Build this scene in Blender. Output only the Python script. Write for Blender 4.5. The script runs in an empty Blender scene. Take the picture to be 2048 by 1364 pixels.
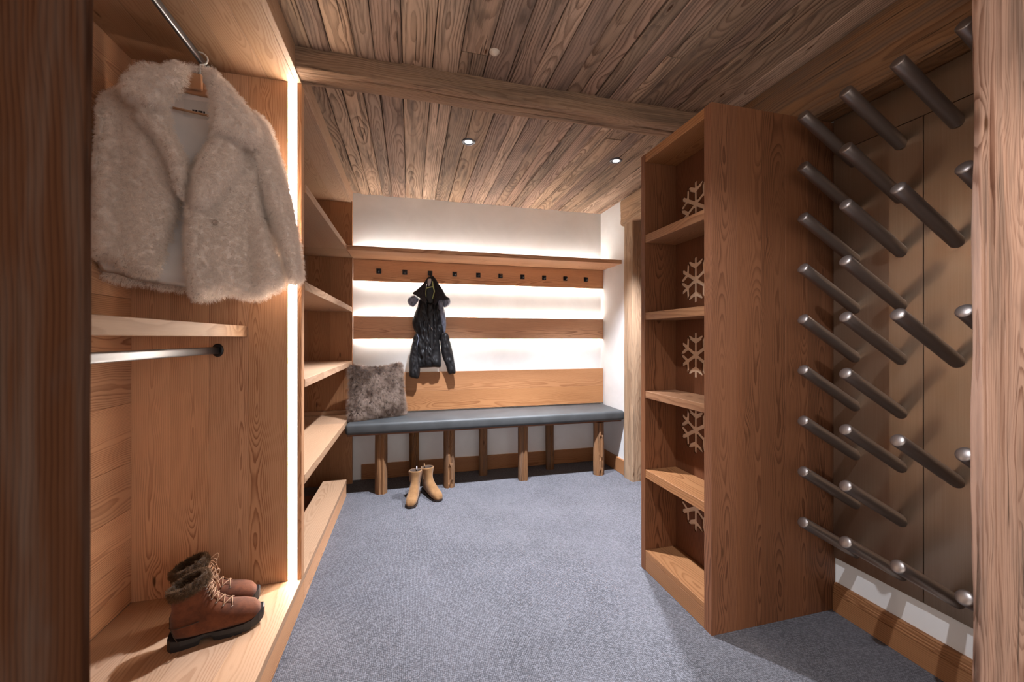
import bpy, bmesh, math, random
import numpy as np
from mathutils import Vector, Matrix, noise as mnoise
from mathutils.geometry import delaunay_2d_cdt
PI = math.pi
random.seed(7)
rng = np.random.default_rng(11)
sc = bpy.context.scene
COL = sc.collection

# ------------------------------------------------------------------ camera
TH = math.radians(14.3675)
CAM_H = 1.2
cd = bpy.data.cameras.new('camera')
cd.sensor_width = 36.0
cd.lens = 14.0
cd.shift_y = -5.0 / 2048.0
cd.clip_start = 0.02
cd.dof.use_dof = True
cd.dof.focus_distance = 2.2
cd.dof.aperture_fstop = 3.2
cam = bpy.data.objects.new('camera', cd)
COL.objects.link(cam)
cam.location = (0, 0, CAM_H)
cam.rotation_euler = (PI / 2, 0, -TH)
sc.camera = cam

# ------------------------------------------------------------------ colour management, world
vs = sc.view_settings
sc.display_settings.display_device = 'sRGB'
vs.view_transform = 'Standard'
vs.look = 'None'
vs.exposure = 0.0
vs.gamma = 1.0
vs.use_curve_mapping = False
LED_COLOR = (1.0, 0.96, 0.92)
SPOT_COLOR = (0.86, 0.90, 1.0)
LED_WALL = 50.0      # emission of the strips behind the boards
LED_SHELF = 95.0
LED_POST = 46.0      # emission of the upright strip in the wardrobe
W_NEAR, W_FAR = 120.0, 470.0     # ceiling downlights, watts
W_FILL = 52.0                   # added fill lamp, unseen behind the camera
world = bpy.data.worlds.new('world')
world.use_nodes = True
world.node_tree.nodes['Background'].inputs[0].default_value = (1.0, 0.90, 0.84, 1)
world.node_tree.nodes['Background'].inputs[1].default_value = 1.7
sc.world = world


def spot(loc, target, watts, half_deg, color, blend=0.35, radius=0.03):
    l = bpy.data.lights.new('downlight_lamp', 'SPOT')
    l.energy = watts
    l.color = color
    l.spot_size = math.radians(2 * half_deg)
    l.spot_blend = blend
    l.shadow_soft_size = radius
    o = bpy.data.objects.new('downlight_lamp', l)
    COL.objects.link(o)
    o.location = loc
    d = Vector(target) - Vector(loc)
    o.rotation_euler = d.to_track_quat('-Z', 'Y').to_euler()
    return o


CEIL = 2.43
NEAR_LAMP = (0.354, 0.80)
FAR_LAMPS = [(0.354, 2.476), (1.379, 2.487)]
FILL_LAMP = (1.60, 0.0)
spot((NEAR_LAMP[0], NEAR_LAMP[1], CEIL - 0.022), (NEAR_LAMP[0] + 1.53, NEAR_LAMP[1] + 0.42, 0.08), W_NEAR, 31, SPOT_COLOR, 0.9, 0.018)
for fx, fy in FAR_LAMPS:
    spot((fx, fy, CEIL - 0.022), (fx, fy, 0), W_FAR, 45, SPOT_COLOR, 0.6)
spot((FILL_LAMP[0], FILL_LAMP[1], CEIL - 0.022), (1.70, 0.70, 0.9), W_FILL, 34, (1.0, 0.87, 0.76), 0.8)  # added spot out of view, brightens the right entrance casing

# ------------------------------------------------------------------ materials


class NT:
    def __init__(self, name):
        m = bpy.data.materials.new(name)
        m.use_nodes = True
        self.m = m
        self.t = m.node_tree
        self.b = self.t.nodes['Principled BSDF']

    def n(self, kind, **kw):
        nd = self.t.nodes.new(kind)
        for k, v in kw.items():
            setattr(nd, k, v)
        return nd

    def put(self, sock, v):
        if isinstance(v, bpy.types.NodeSocket):
            self.t.links.new(v, sock)
        elif v is not None:
            if isinstance(v, tuple) and len(v) == 3 and sock.type == 'RGBA':
                v = (*v, 1)
            sock.default_value = v

    def math(self, op, a, b=None, c=None, clamp=False):
        nd = self.n('ShaderNodeMath', operation=op, use_clamp=clamp)
        self.put(nd.inputs[0], a)
        if b is not None:
            self.put(nd.inputs[1], b)
        if c is not None:
            self.put(nd.inputs[2], c)
        return nd.outputs[0]

    def sep(self, v):
        nd = self.n('ShaderNodeSeparateXYZ')
        self.put(nd.inputs[0], v)
        return nd.outputs

    def comb(self, x, y, z):
        nd = self.n('ShaderNodeCombineXYZ')
        for s, v in zip(nd.inputs, (x, y, z)):
            self.put(s, v)
        return nd.outputs[0]

    def noise(self, vec, scale=1.0, detail=2.0, rough=0.5, dist=0.0):
        nd = self.n('ShaderNodeTexNoise')
        self.put(nd.inputs['Vector'], vec)
        nd.inputs['Scale'].default_value = scale
        nd.inputs['Detail'].default_value = detail
        nd.inputs['Roughness'].default_value = rough
        nd.inputs['Distortion'].default_value = dist
        return nd.outputs[0], nd.outputs[1]

    def ramp(self, f, stops, interp='LINEAR'):
        nd = self.n('ShaderNodeValToRGB')
        nd.color_ramp.interpolation = interp
        el = nd.color_ramp.elements
        while len(el) < len(stops):
            el.new(0.5)
        for e, (p, c) in zip(el, stops):
            e.position = p
            e.color = (c, c, c, 1) if not isinstance(c, tuple) else (*c, 1)
        self.put(nd.inputs[0], f)
        return nd.outputs[0]

    def mix(self, f, a, b, blend='MIX'):
        nd = self.n('ShaderNodeMix', data_type='RGBA', blend_type=blend)
        self.put(nd.inputs[0], f)
        self.put(nd.inputs[6], a)
        self.put(nd.inputs[7], b)
        return nd.outputs[2]

    def smooth(self, v, lo, hi, a=0.0, b=1.0):
        nd = self.n('ShaderNodeMapRange', interpolation_type='SMOOTHSTEP')
        self.put(nd.inputs[0], v)
        for i, x in zip((1, 2, 3, 4), (lo, hi, a, b)):
            nd.inputs[i].default_value = x
        return nd.outputs[0]

    def bump(self, h, strength, dist):
        nd = self.n('ShaderNodeBump')
        nd.inputs['Strength'].default_value = strength
        nd.inputs['Distance'].default_value = dist
        self.put(nd.inputs['Height'], h)
        self.t.links.new(nd.outputs[0], self.b.inputs['Normal'])

    def base(self, c):
        self.put(self.b.inputs['Base Color'], c)

    def set(self, **kw):
        for k, v in kw.items():
            self.put(self.b.inputs[k.replace('_', ' ')], v)

    def coords(self, which='Object'):
        return self.n('ShaderNodeTexCoord').outputs[which]


def wood(name, axis, light, dark, warp=1.0, ringw=0.0075, contrast=0.6, rough=0.55, bump=0.12, knot=1.0,
         weather=0.0, tint=0.14, alt=None, spec=0.3):
    """Sawn timber: growth rings about a wandering pith, knots, fibre; grain runs along `axis` of the object."""
    s = NT(name)
    x, y, z = s.sep(s.coords())
    L, u, v = {'x': (x, y, z), 'y': (y, x, z), 'z': (z, x, y)}[axis]
    oi = s.n('ShaderNodeObjectInfo')
    wn = s.n('ShaderNodeTexWhiteNoise', noise_dimensions='1D')
    s.put(wn.inputs['W'], s.math('MULTIPLY', oi.outputs['Random'], 97.0))
    r1, r2, r3 = s.sep(wn.outputs['Color'])
    L2 = s.math('ADD', L, s.math('MULTIPLY', r1, 37.0))
    a = s.math('MULTIPLY', L2, 1.25)
    n1, c1 = s.noise(s.comb(a, s.math('MULTIPLY', u, 2.5), s.math('ADD', s.math('MULTIPLY', v, 2.5), s.math('MULTIPLY', r2, 9.0))), 1.0, 3.0, 0.45)
    na, nb, nc = s.sep(c1)
    # knots
    vo = s.n('ShaderNodeTexVoronoi', feature='F1')
    vo.inputs['Scale'].default_value = 1.0
    s.put(vo.inputs['Vector'], s.comb(s.math('MULTIPLY', L2, 2.8), s.math('ADD', s.math('MULTIPLY', u, 10.0), s.math('MULTIPLY', r3, 5.0)), s.math('MULTIPLY', v, 3.0)))
    kc = s.sep(vo.outputs['Color'])
    gate = s.math('GREATER_THAN', kc[0], 0.55)
    kd = vo.outputs['Distance']
    kn = s.math('MULTIPLY', s.smooth(kd, 0.03, 0.34, 1.0, 0.0), gate)
    kcore = s.math('MULTIPLY', s.smooth(kd, 0.03, 0.085, 0.92, 0.0), gate)
    kcore = s.math('MULTIPLY', kcore, knot)
    du = s.math('ADD', s.math('SUBTRACT', u, s.math('MULTIPLY', s.math('SUBTRACT', r2, 0.5), 0.10)),
                s.math('MULTIPLY', s.math('SUBTRACT', na, 0.5), 0.07 * warp))
    dv = s.math('ADD', s.math('ADD', v, s.math('ADD', s.math('MULTIPLY', r3, 0.05), 0.02)),
                s.math('MULTIPLY', s.math('SUBTRACT', nb, 0.5), 0.20 * warp))
    rad = s.math('SQRT', s.math('ADD', s.math('MULTIPLY', du, du), s.math('MULTIPLY', dv, dv)))
    rad = s.math('ADD', rad, s.math('MULTIPLY', kn, 0.016))
    fib, _ = s.noise(s.comb(s.math('MULTIPLY', L2, 9.0), s.math('MULTIPLY', u, 420.0), s.math('MULTIPLY', v, 420.0)), 1.0, 2.0, 0.6)
    q = s.math('ADD', s.math('DIVIDE', rad, ringw), s.math('MULTIPLY', fib, 0.35))
    ring = s.ramp(s.math('FRACT', q), [(0.0, 0.08), (0.45, 0.12), (0.82, 0.9), (0.93, 1.0), (1.0, 0.08)])
    patch, _ = s.noise(s.comb(s.math('MULTIPLY', L2, 1.1), s.math('MULTIPLY', u, 9.0), s.math('MULTIPLY', v, 9.0)), 1.0, 2.0, 0.5)
    amt = s.math('MULTIPLY', ring, s.smooth(patch, 0.3, 0.7, 0.35 * contrast, contrast))
    c = s.mix(amt, light, dark)
    c = s.mix(s.math('MULTIPLY', s.math('SUBTRACT', fib, 0.35), 0.35, clamp=True), c, dark)
    if alt:
        c = s.mix(s.smooth(r2, 0.25, 0.85), c, s.mix(1.0, c, alt, 'MULTIPLY'))
    h = s.math('ADD', s.math('MULTIPLY', ring, -0.5), s.math('MULTIPLY', fib, 0.5))
    if weather:
        w1, _ = s.noise(s.comb(s.math('MULTIPLY', L2, 2.0), s.math('MULTIPLY', u, 26.0), s.math('MULTIPLY', v, 26.0)), 1.0, 4.0, 0.6)
        c = s.mix(s.smooth(w1, 0.42, 0.72, 0.0, 0.65 * weather), c, (0.115, 0.085, 0.066))
        w2, _ = s.noise(s.comb(s.math('MULTIPLY', L2, 1.6), s.math('MULTIPLY', u, 75.0), s.math('MULTIPLY', v, 75.0)), 1.0, 3.0, 0.55, 0.3)
        crack = s.smooth(w2, 0.63, 0.70)
        c = s.mix(s.math('MULTIPLY', crack, 0.75 * weather), c, (0.03, 0.018, 0.01))
        h = s.math('SUBTRACT', h, s.math('MULTIPLY', crack, 1.2))
        st, _ = s.noise(s.comb(s.math('MULTIPLY', L2, 5.0), s.math('MULTIPLY', u, 12.0), v), 1.0, 3.0, 0.6)
        c = s.mix(s.smooth(st, 0.60, 0.75, 0.0, 0.35 * weather), c, (0.06, 0.05, 0.045))
    c = s.mix(kcore, c, (0.085, 0.034, 0.013))
    val = s.math('ADD', 1.0 - tint, s.math('MULTIPLY', r1, 2 * tint))
    hv = s.n('ShaderNodeHueSaturation')
    s.put(hv.inputs['Value'], val)
    s.put(hv.inputs['Saturation'], s.math('ADD', 0.94, s.math('MULTIPLY', r3, 0.12)))
    s.put(hv.inputs['Color'], c)
    s.base(hv.outputs[0])
    s.set(Roughness=rough)
    s.b.inputs['Specular IOR Level'].default_value = spec
    s.bump(h, bump, 0.002)
    return s.m


_W = {}


def wmat(kind, axis):
    k = kind + '_' + axis
    if k not in _W:
        P = dict(
            larch=dict(light=(0.67, 0.375, 0.205), dark=(0.25, 0.088, 0.034), contrast=0.85, ringw=0.0062, warp=0.8, tint=0.19),
            spruce=dict(light=(0.44, 0.275, 0.168), dark=(0.235, 0.113, 0.052), contrast=0.6),
            deep=dict(light=(0.22, 0.092, 0.044), dark=(0.062, 0.019, 0.007), contrast=0.85, ringw=0.0062, warp=0.8),
            mid=dict(light=(0.38, 0.185, 0.085), dark=(0.16, 0.055, 0.02), contrast=0.75),
            jamb=dict(light=(0.50, 0.33, 0.20), dark=(0.27, 0.15, 0.085), contrast=0.7, weather=0.5, bump=0.6, rough=0.8, spec=0.15),
            dark=dict(light=(0.17, 0.062, 0.026), dark=(0.055, 0.016, 0.006), contrast=0.85, ringw=0.0085),
            pale=dict(light=(0.66, 0.47, 0.32), dark=(0.48, 0.30, 0.19), contrast=0.4),
            old=dict(light=(0.47, 0.325, 0.225), dark=(0.13, 0.075, 0.046), contrast=1.0, weather=1.15, bump=1.0, tint=0.3,
                     alt=(0.80, 0.78, 0.84), rough=0.8, ringw=0.011, spec=0.15, knot=1.3),
            beam=dict(light=(0.40, 0.255, 0.165), dark=(0.17, 0.09, 0.052), contrast=0.7, weather=0.8, bump=0.6, rough=0.85, spec=0.1),
            post=dict(light=(0.46, 0.285, 0.205), dark=(0.19, 0.09, 0.055), contrast=1.0, weather=0.9, bump=0.8, rough=0.8, spec=0.15),
            leg=dict(light=(0.27, 0.135, 0.06), dark=(0.11, 0.045, 0.018), contrast=0.8, weather=1.0, bump=0.9, rough=0.8, spec=0.15),
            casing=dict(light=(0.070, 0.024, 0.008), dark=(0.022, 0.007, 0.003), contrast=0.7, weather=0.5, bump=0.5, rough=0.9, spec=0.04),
        )[kind]
        _W[k] = wood(k, axis, **P)
    return _W[k]


def plain(name, color, rough=0.6, metal=0.0, spec=0.5, emit=0.0, ecol=None, coat=0.0, sheen=0.0, nscale=0.0, namt=0.0, bump=0.0):
    s = NT(name)
    if nscale:
        f, _ = s.noise(s.coords(), nscale, 4.0, 0.6)
        lo = tuple(max(0, ch * (1 - namt)) for ch in color)
        hi = tuple(min(1, ch * (1 + namt)) for ch in color)
        s.base(s.mix(s.smooth(f, 0.3, 0.7), lo, hi))
        if bump:
            s.bump(f, bump, 0.002)
    else:
        s.base(color)
    s.set(Roughness=rough, Metallic=metal)
    s.b.inputs['Specular IOR Level'].default_value = spec
    if emit:
        s.put(s.b.inputs['Emission Color'], ecol or color)
        s.b.inputs['Emission Strength'].default_value = emit
    if sheen:
        s.b.inputs['Sheen Weight'].default_value = sheen
    return s.m


def carpet_mat():
    s = NT('ribbed_carpet')
    p = s.coords()
    x, y, z = s.sep(p)
    wob, _ = s.noise(s.comb(s.math('MULTIPLY', x, 60.0), s.math('MULTIPLY', y, 60.0), 0.0), 1.0, 2.0)
    rib = s.math('SINE', s.math('ADD', s.math('MULTIPLY', x, 2 * PI / 0.0068), s.math('MULTIPLY', wob, 2.5)))
    lp = s.math('SINE', s.math('ADD', s.math('MULTIPLY', y, 2 * PI / 0.0085), s.math('MULTIPLY', wob, 5.0)))
    hgt = s.math('ADD', s.math('MULTIPLY', rib, 0.5), s.math('MULTIPLY', lp, 0.3))
    vo = s.n('ShaderNodeTexVoronoi', feature='F1')
    vo.inputs['Scale'].default_value = 230.0
    s.put(vo.inputs['Vector'], p)
    tone = s.sep(vo.outputs['Color'])[0]
    big, _ = s.noise(p, 3.0, 3.0)
    c = s.mix(s.smooth(tone, 0.15, 0.9), (0.072, 0.071, 0.079), (0.182, 0.179, 0.198))
    c = s.mix(s.smooth(hgt, -0.7, 0.4, 0.62, 0.0), c, (0.036, 0.035, 0.041))
    c = s.mix(s.smooth(big, 0.35, 0.65, 0.0, 0.12), c, (0.24, 0.232, 0.256))
    s.base(c)
    s.set(Roughness=0.95)
    s.b.inputs['Specular IOR Level'].default_value = 0.1
    s.b.inputs['Sheen Weight'].default_value = 0.15
    s.bump(s.math('ADD', hgt, s.math('MULTIPLY', tone, 0.5)), 0.55, 0.003)
    return s.m


def plaster_mat():
    s = NT('white_plaster')
    p = s.coords()
    f, _ = s.noise(p, 2.2, 5.0, 0.6, 0.4)
    g, _ = s.noise(p, 9.0, 5.0, 0.6)
    s.base(s.mix(s.smooth(f, 0.3, 0.75), (0.74, 0.725, 0.70), (0.83, 0.82, 0.80)))
    s.set(Roughness=0.85)
    s.b.inputs['Specular IOR Level'].default_value = 0.15
    s.bump(s.math('ADD', f, s.math('MULTIPLY', g, 0.4)), 0.18, 0.006)
    return s.m


def steel_mat():
    s = NT('brushed_steel')
    x, y, z = s.sep(s.coords())
    f, _ = s.noise(s.comb(x, s.math('MULTIPLY', y, 500.0), s.math('MULTIPLY', z, 3.0)), 1.0, 2.0)
    g, _ = s.noise(s.coords(), 4.0, 3.0)
    s.base(s.mix(f, (0.31, 0.215, 0.140), (0.41, 0.31, 0.225)))
    s.set(Roughness=s.smooth(g, 0.3, 0.7, 0.30, 0.40), Metallic=0.95)
    s.b.inputs['Anisotropic'].default_value = 0.5
    s.bump(f, 0.03, 0.001)
    return s.m


M = {}
M['carpet'] = carpet_mat()
M['plaster'] = plaster_mat()
M['steel'] = steel_mat()
M['peg'] = plain('grey_metal', (0.31, 0.265, 0.24), 0.36, 0.85)
M['led'] = plain('led_light', (1, 1, 1), 0.5, emit=LED_WALL, ecol=LED_COLOR)
M['led_shelf'] = plain('led_light_shelf', (1, 1, 1), 0.5, emit=LED_SHELF, ecol=LED_COLOR)
M['led_post'] = plain('led_light_upright', (1, 1, 1), 0.5, emit=LED_POST, ecol=(1.0, 0.87, 0.74))
M['lamp'] = plain('lamp_glass', (1, 1, 1), 0.4, emit=3.0, ecol=(0.9, 0.94, 1.0))
M['rail'] = plain('dark_rail_metal', (0.20, 0.205, 0.22), 0.32, 0.9)
M['black_metal'] = plain('black_metal', (0.02, 0.02, 0.022), 0.35, 0.6)
M['trim_metal'] = plain('downlight_ring_metal', (0.10, 0.105, 0.12), 0.4, 0.8)
M['leather'] = plain('grey_leather', (0.056, 0.059, 0.060), 0.5, spec=0.35, nscale=6.0, namt=0.14, bump=0.03)
M['plastic_white'] = plain('cream_plastic', (0.62, 0.52, 0.42), 0.5)
M['hole'] = plain('dark_gap', (0.01, 0.007, 0.005), 0.9, spec=0.0)

# ------------------------------------------------------------------ object helpers


def link(name, me, parent=None, loc=(0, 0, 0), mat=None):
    o = bpy.data.objects.new(name, me)
    COL.objects.link(o)
    o.location = loc
    if parent:
        o.parent = parent
    if mat is not None and me is not None and not me.materials:
        me.materials.append(mat)
    return o


def mesh(name, verts, faces, smooth=False):
    me = bpy.data.meshes.new(name)
    me.from_pydata([tuple(map(float, p)) for p in verts], [], faces)
    me.update()
    if smooth:
        me.polygons.foreach_set('use_smooth', [True] * len(me.polygons))
    return me


def root(name, loc, label, cat, group=None, rotz=0.0):
    o = bpy.data.objects.new(name, None)
    COL.objects.link(o)
    o.location = loc
    o.rotation_euler = (0, 0, rotz)
    o.empty_display_size = 0.1
    return tag(o, label, cat, group)


def tag(o, label=None, cat=None, group=None, kind=None):
    if label:
        o['label'] = label
    if cat:
        o['category'] = cat
    if group:
        o['group'] = group
    if kind:
        o['kind'] = kind
    return o


def box_mesh(name, sx, sy, sz, bev=0.0015):
    bm = bmesh.new()
    bmesh.ops.create_cube(bm, size=1.0)
    for vtx in bm.verts:
        vtx.co.x *= sx
        vtx.co.y *= sy
        vtx.co.z *= sz
    if bev > 0:
        bev = min(bev, 0.3 * min(sx, sy, sz))
        bmesh.ops.bevel(bm, geom=list(bm.edges), offset=bev, segments=1, affect='EDGES', profile=0.5)
    me = bpy.data.meshes.new(name)
    bm.to_mesh(me)
    bm.free()
    return me


def box(name, lo, hi, mat, parent=None, bev=0.0015):
    """Box given by two world corners; under an unrotated parent the location is made relative."""
    lo, hi = np.array(lo, float), np.array(hi, float)
    s = hi - lo
    me = box_mesh(name, *s, bev)
    c = (lo + hi) / 2
    if parent:
        c = c - np.array(parent.location)
    return link(name, me, parent, tuple(c), mat)


def struct(name, lo, hi, mat, bev=0.0, parent=None, label=None):
    o = box(name, lo, hi, mat, parent, bev)
    if not parent:
        o['kind'] = 'structure'
        if label:
            o['label'] = label
    return o


def tube(name, pts, r, mat, parent=None, n=8, cap=True, flat=1.0):
    """Swept tube through points; r a number or a list of radii."""
    pts = [Vector(p) for p in pts]
    rs = r if isinstance(r, (list, tuple)) else [r] * len(pts)
    V, Fc = [], []
    up = Vector((0, 0, 1))
    t0 = (pts[1] - pts[0]).normalized()
    if abs(t0.dot(up)) > 0.95:
        up = Vector((0, 1, 0))
    side = t0.cross(up).normalized()
    for i, p in enumerate(pts):
        t = (pts[min(i + 1, len(pts) - 1)] - pts[max(i - 1, 0)]).normalized()
        side = (side - t * side.dot(t)).normalized()
        oth = t.cross(side)
        for k in range(n):
            a = 2 * PI * k / n
            V.append(p + side * math.cos(a) * rs[i] * flat + oth * math.sin(a) * rs[i])
    for i in range(len(pts) - 1):
        for k in range(n):
            a, b = i * n + k, i * n + (k + 1) % n
            Fc.append((a, b, b + n, a + n))
    if cap:
        Fc.append(tuple(range(n))[::-1])
        Fc.append(tuple(range((len(pts) - 1) * n, len(pts) * n)))
    me = mesh(name, V, Fc, True)
    return link(name, me, parent, (0, 0, 0), mat)


def lathe(prof, n=24):
    """prof: (r, z) pairs -> verts, faces about z."""
    V, Fc = [], []
    for r, z in prof:
        for k in range(n):
            a = 2 * PI * k / n
            V.append((r * math.cos(a), r * math.sin(a), z))
    for i in range(len(prof) - 1):
        for k in range(n):
            a, b = i * n + k, i * n + (k + 1) % n
            Fc.append((a, b, b + n, a + n))
    return V, Fc


def fbm(p, o=3):
    return mnoise.fractal(Vector(p), 1.0, 2.0, o)


def rough_beam(name, length, w, h, axis, mat, parent=None, loc=(0, 0, 0), amp=0.006, seed=0, step=0.03, per=8, groove=0.004, cracks=()):
    """Hand-hewn timber: a box whose faces wander and carry long grooves; cracks = (face_index 0..3, position 0..1, start, end, depth)."""
    n = max(2, int(length / step))
    ring = []
    hw, hh = w / 2, h / 2
    corner = 0.12
    for f_ in range(4):
        for i in range(per):
            t = i / per * 2 - 1
            c = {0: (t, -1), 1: (1, t), 2: (-t, 1), 3: (-1, -t)}[f_]
            k = 1 - corner * (abs(t) ** 8) * 0.5
            ring.append((c[0] * hw * k, c[1] * hh * k, f_, (t + 1) / 2))
    V, Fc = [], []
    m = len(ring)
    for j in range(n + 1):
        L = -length / 2 + length * j / n
        fr = j / n
        sx = 1 + 0.05 * mnoise.noise(Vector((L * 1.3, seed, 0)))
        sy = 1 + 0.05 * mnoise.noise(Vector((L * 1.3, seed, 7)))
        for (a, b, f_, t) in ring:
            d = amp * fbm((L * 2.2 + seed * 3.1, a * 14 + seed, b * 14)) + groove * mnoise.noise(Vector((L * 0.9 + seed, a * 95, b * 95)))
            for (cf, cp, c0, c1, dep) in cracks:
                if cf == f_ and c0 <= fr <= c1:
                    pos = cp + 0.06 * mnoise.noise(Vector((L * 2, seed, 3)))
                    e = max(0.0, 1 - abs(t - pos) / (0.75 / per))
                    d -= dep * e * min(1, 4 * (fr - c0) / (c1 - c0), 4 * (c1 - fr) / (c1 - c0))
            nrm = math.hypot(a / hw, b / hh)
            q = (a * sx + d * (a / hw) / nrm, b * sy + d * (b / hh) / nrm)
            V.append({'x': (L, q[0], q[1]), 'y': (q[0], L, q[1]), 'z': (q[0], q[1], L)}[axis])
    for j in range(n):
        for k in range(m):
            a, b = j * m + k, j * m + (k + 1) % m
            Fc.append((a, b, b + m, a + m))
    Fc.append(tuple(range(m))[::-1])
    Fc.append(tuple(range(n * m, (n + 1) * m)))
    me = mesh(name, V, Fc, False)
    bm = bmesh.new()
    bm.from_mesh(me)
    bmesh.ops.recalc_face_normals(bm, faces=bm.faces)
    bm.to_mesh(me)
    bm.free()
    return link(name, me, parent, loc, mat)


def catmull(pts, per=6, closed=True):
    P = [np.array(p, float) for p in pts]
    n = len(P)
    out = []
    rngi = range(n) if closed else range(n - 1)
    for i in rngi:
        p0 = P[(i - 1) % n] if closed or i > 0 else P[i]
        p1, p2 = P[i], P[(i + 1) % n]
        p3 = P[(i + 2) % n] if closed or i + 2 < n else P[(i + 1) % n]
        for k in range(per):
            t = k / per
            out.append(0.5 * ((2 * p1) + (-p0 + p2) * t + (2 * p0 - 5 * p1 + 4 * p2 - p3) * t * t + (-p0 + 3 * p1 - 3 * p2 + p3) * t ** 3))
    if not closed:
        out.append(P[-1])
    return np.array(out)


def inside(poly, pts):
    x, y = pts[:, 0], pts[:, 1]
    c = np.zeros(len(pts), bool)
    n = len(poly)
    for i in range(n):
        x1, y1 = poly[i]
        x2, y2 = poly[(i + 1) % n]
        cond = ((y1 > y) != (y2 > y))
        xi = (x2 - x1) * (y - y1) / ((y2 - y1) if y2 != y1 else 1e-12) + x1
        c ^= cond & (x < xi)
    return c


def seg_dist(poly, pts):
    a = poly
    b = np.roll(poly, -1, axis=0)
    d = np.full(len(pts), 1e9)
    for p, q in zip(a, b):
        ab = q - p
        L2 = max(ab @ ab, 1e-12)
        t = np.clip(((pts - p) @ ab) / L2, 0, 1)
        d = np.minimum(d, np.linalg.norm(pts - p - t[:, None] * ab, axis=1))
    return d


def puff(outline, spacing, tf, tb, width, y0=0.0, fold=None, smooth_out=True, per=5):
    """Closed stuffed shape from an outline in (x, z): front bulges to -y by tf, back to +y by tb, rounding over `width`.
    y0 may be a function of (x, z); fold(x, z) adds to the front depth."""
    pol = catmull(outline, per) if smooth_out else np.array(outline, float)
    lo, hi = pol.min(0), pol.max(0)
    gx, gz = np.meshgrid(np.arange(lo[0], hi[0], spacing), np.arange(lo[1], hi[1], spacing))
    g = np.stack([gx.ravel(), gz.ravel()], 1)
    g[:, 0] += np.where((np.round((g[:, 1] - lo[1]) / spacing) % 2) > 0, spacing / 2, 0)
    g = g[inside(pol, g)]
    if len(g):
        g = g[seg_dist(pol, g) > spacing * 0.5]
    pts = np.vstack([pol, g]) if len(g) else pol
    nb = len(pol)
    edges = [(i, (i + 1) % nb) for i in range(nb)]
    vs_, es_, fs_, ov, oe, of = delaunay_2d_cdt([Vector(p) for p in pts], edges, [], 1, 1e-7)
    P = np.array([tuple(v) for v in vs_])
    d = seg_dist(pol, P)
    on_border = d < 1e-6
    t = np.clip(d / width, 0, 1)
    prof = np.sqrt(np.clip(1 - (1 - t) ** 2, 0, 1))
    yy = np.array([y0(a, b) for a, b in P]) if callable(y0) else np.full(len(P), y0)
    fo = np.array([fold(a, b) for a, b in P]) * np.clip(t * 1.5, 0, 1) if fold else 0
    front = np.stack([P[:, 0], yy - tf * prof - fo, P[:, 1]], 1)
    back = np.stack([P[:, 0], yy + tb * prof, P[:, 1]], 1)
    n = len(P)
    bi = np.arange(n) + n
    idx = np.where(on_border)[0]
    bi[idx] = idx
    V = np.vstack([front, back])
    F1 = []
    for f_ in fs_:
        a, b, c = f_[0], f_[1], f_[2]
        # make the front face towards -y
        pa, pb, pc = P[a], P[b], P[c]
        cr = (pb[0] - pa[0]) * (pc[1] - pa[1]) - (pb[1] - pa[1]) * (pc[0] - pa[0])
        if cr < 0:
            b, c = c, b
        F1.append((a, b, c))
        if not (on_border[a] and on_border[b] and on_border[c]):
            F1.append((int(bi[a]), int(bi[c]), int(bi[b])))
        else:
            F1.append((a + n, c + n, b + n))
    return V, F1


def clean(me):
    bm = bmesh.new()
    bm.from_mesh(me)
    loose = [v for v in bm.verts if not v.link_faces]
    bmesh.ops.delete(bm, geom=loose, context='VERTS')
    bm.to_mesh(me)
    bm.free()
    me.polygons.foreach_set('use_smooth', [True] * len(me.polygons))
    me.update()
    return me


def puff_obj(name, mat, parent, outline, spacing, tf, tb, width, y0=0.0, fold=None, loc=(0, 0, 0), smooth_out=True, per=5):
    V, Fc = puff(outline, spacing, tf, tb, width, y0, fold, smooth_out, per)
    return link(name, clean(mesh(name, V, Fc, True)), parent, loc, mat)


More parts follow.
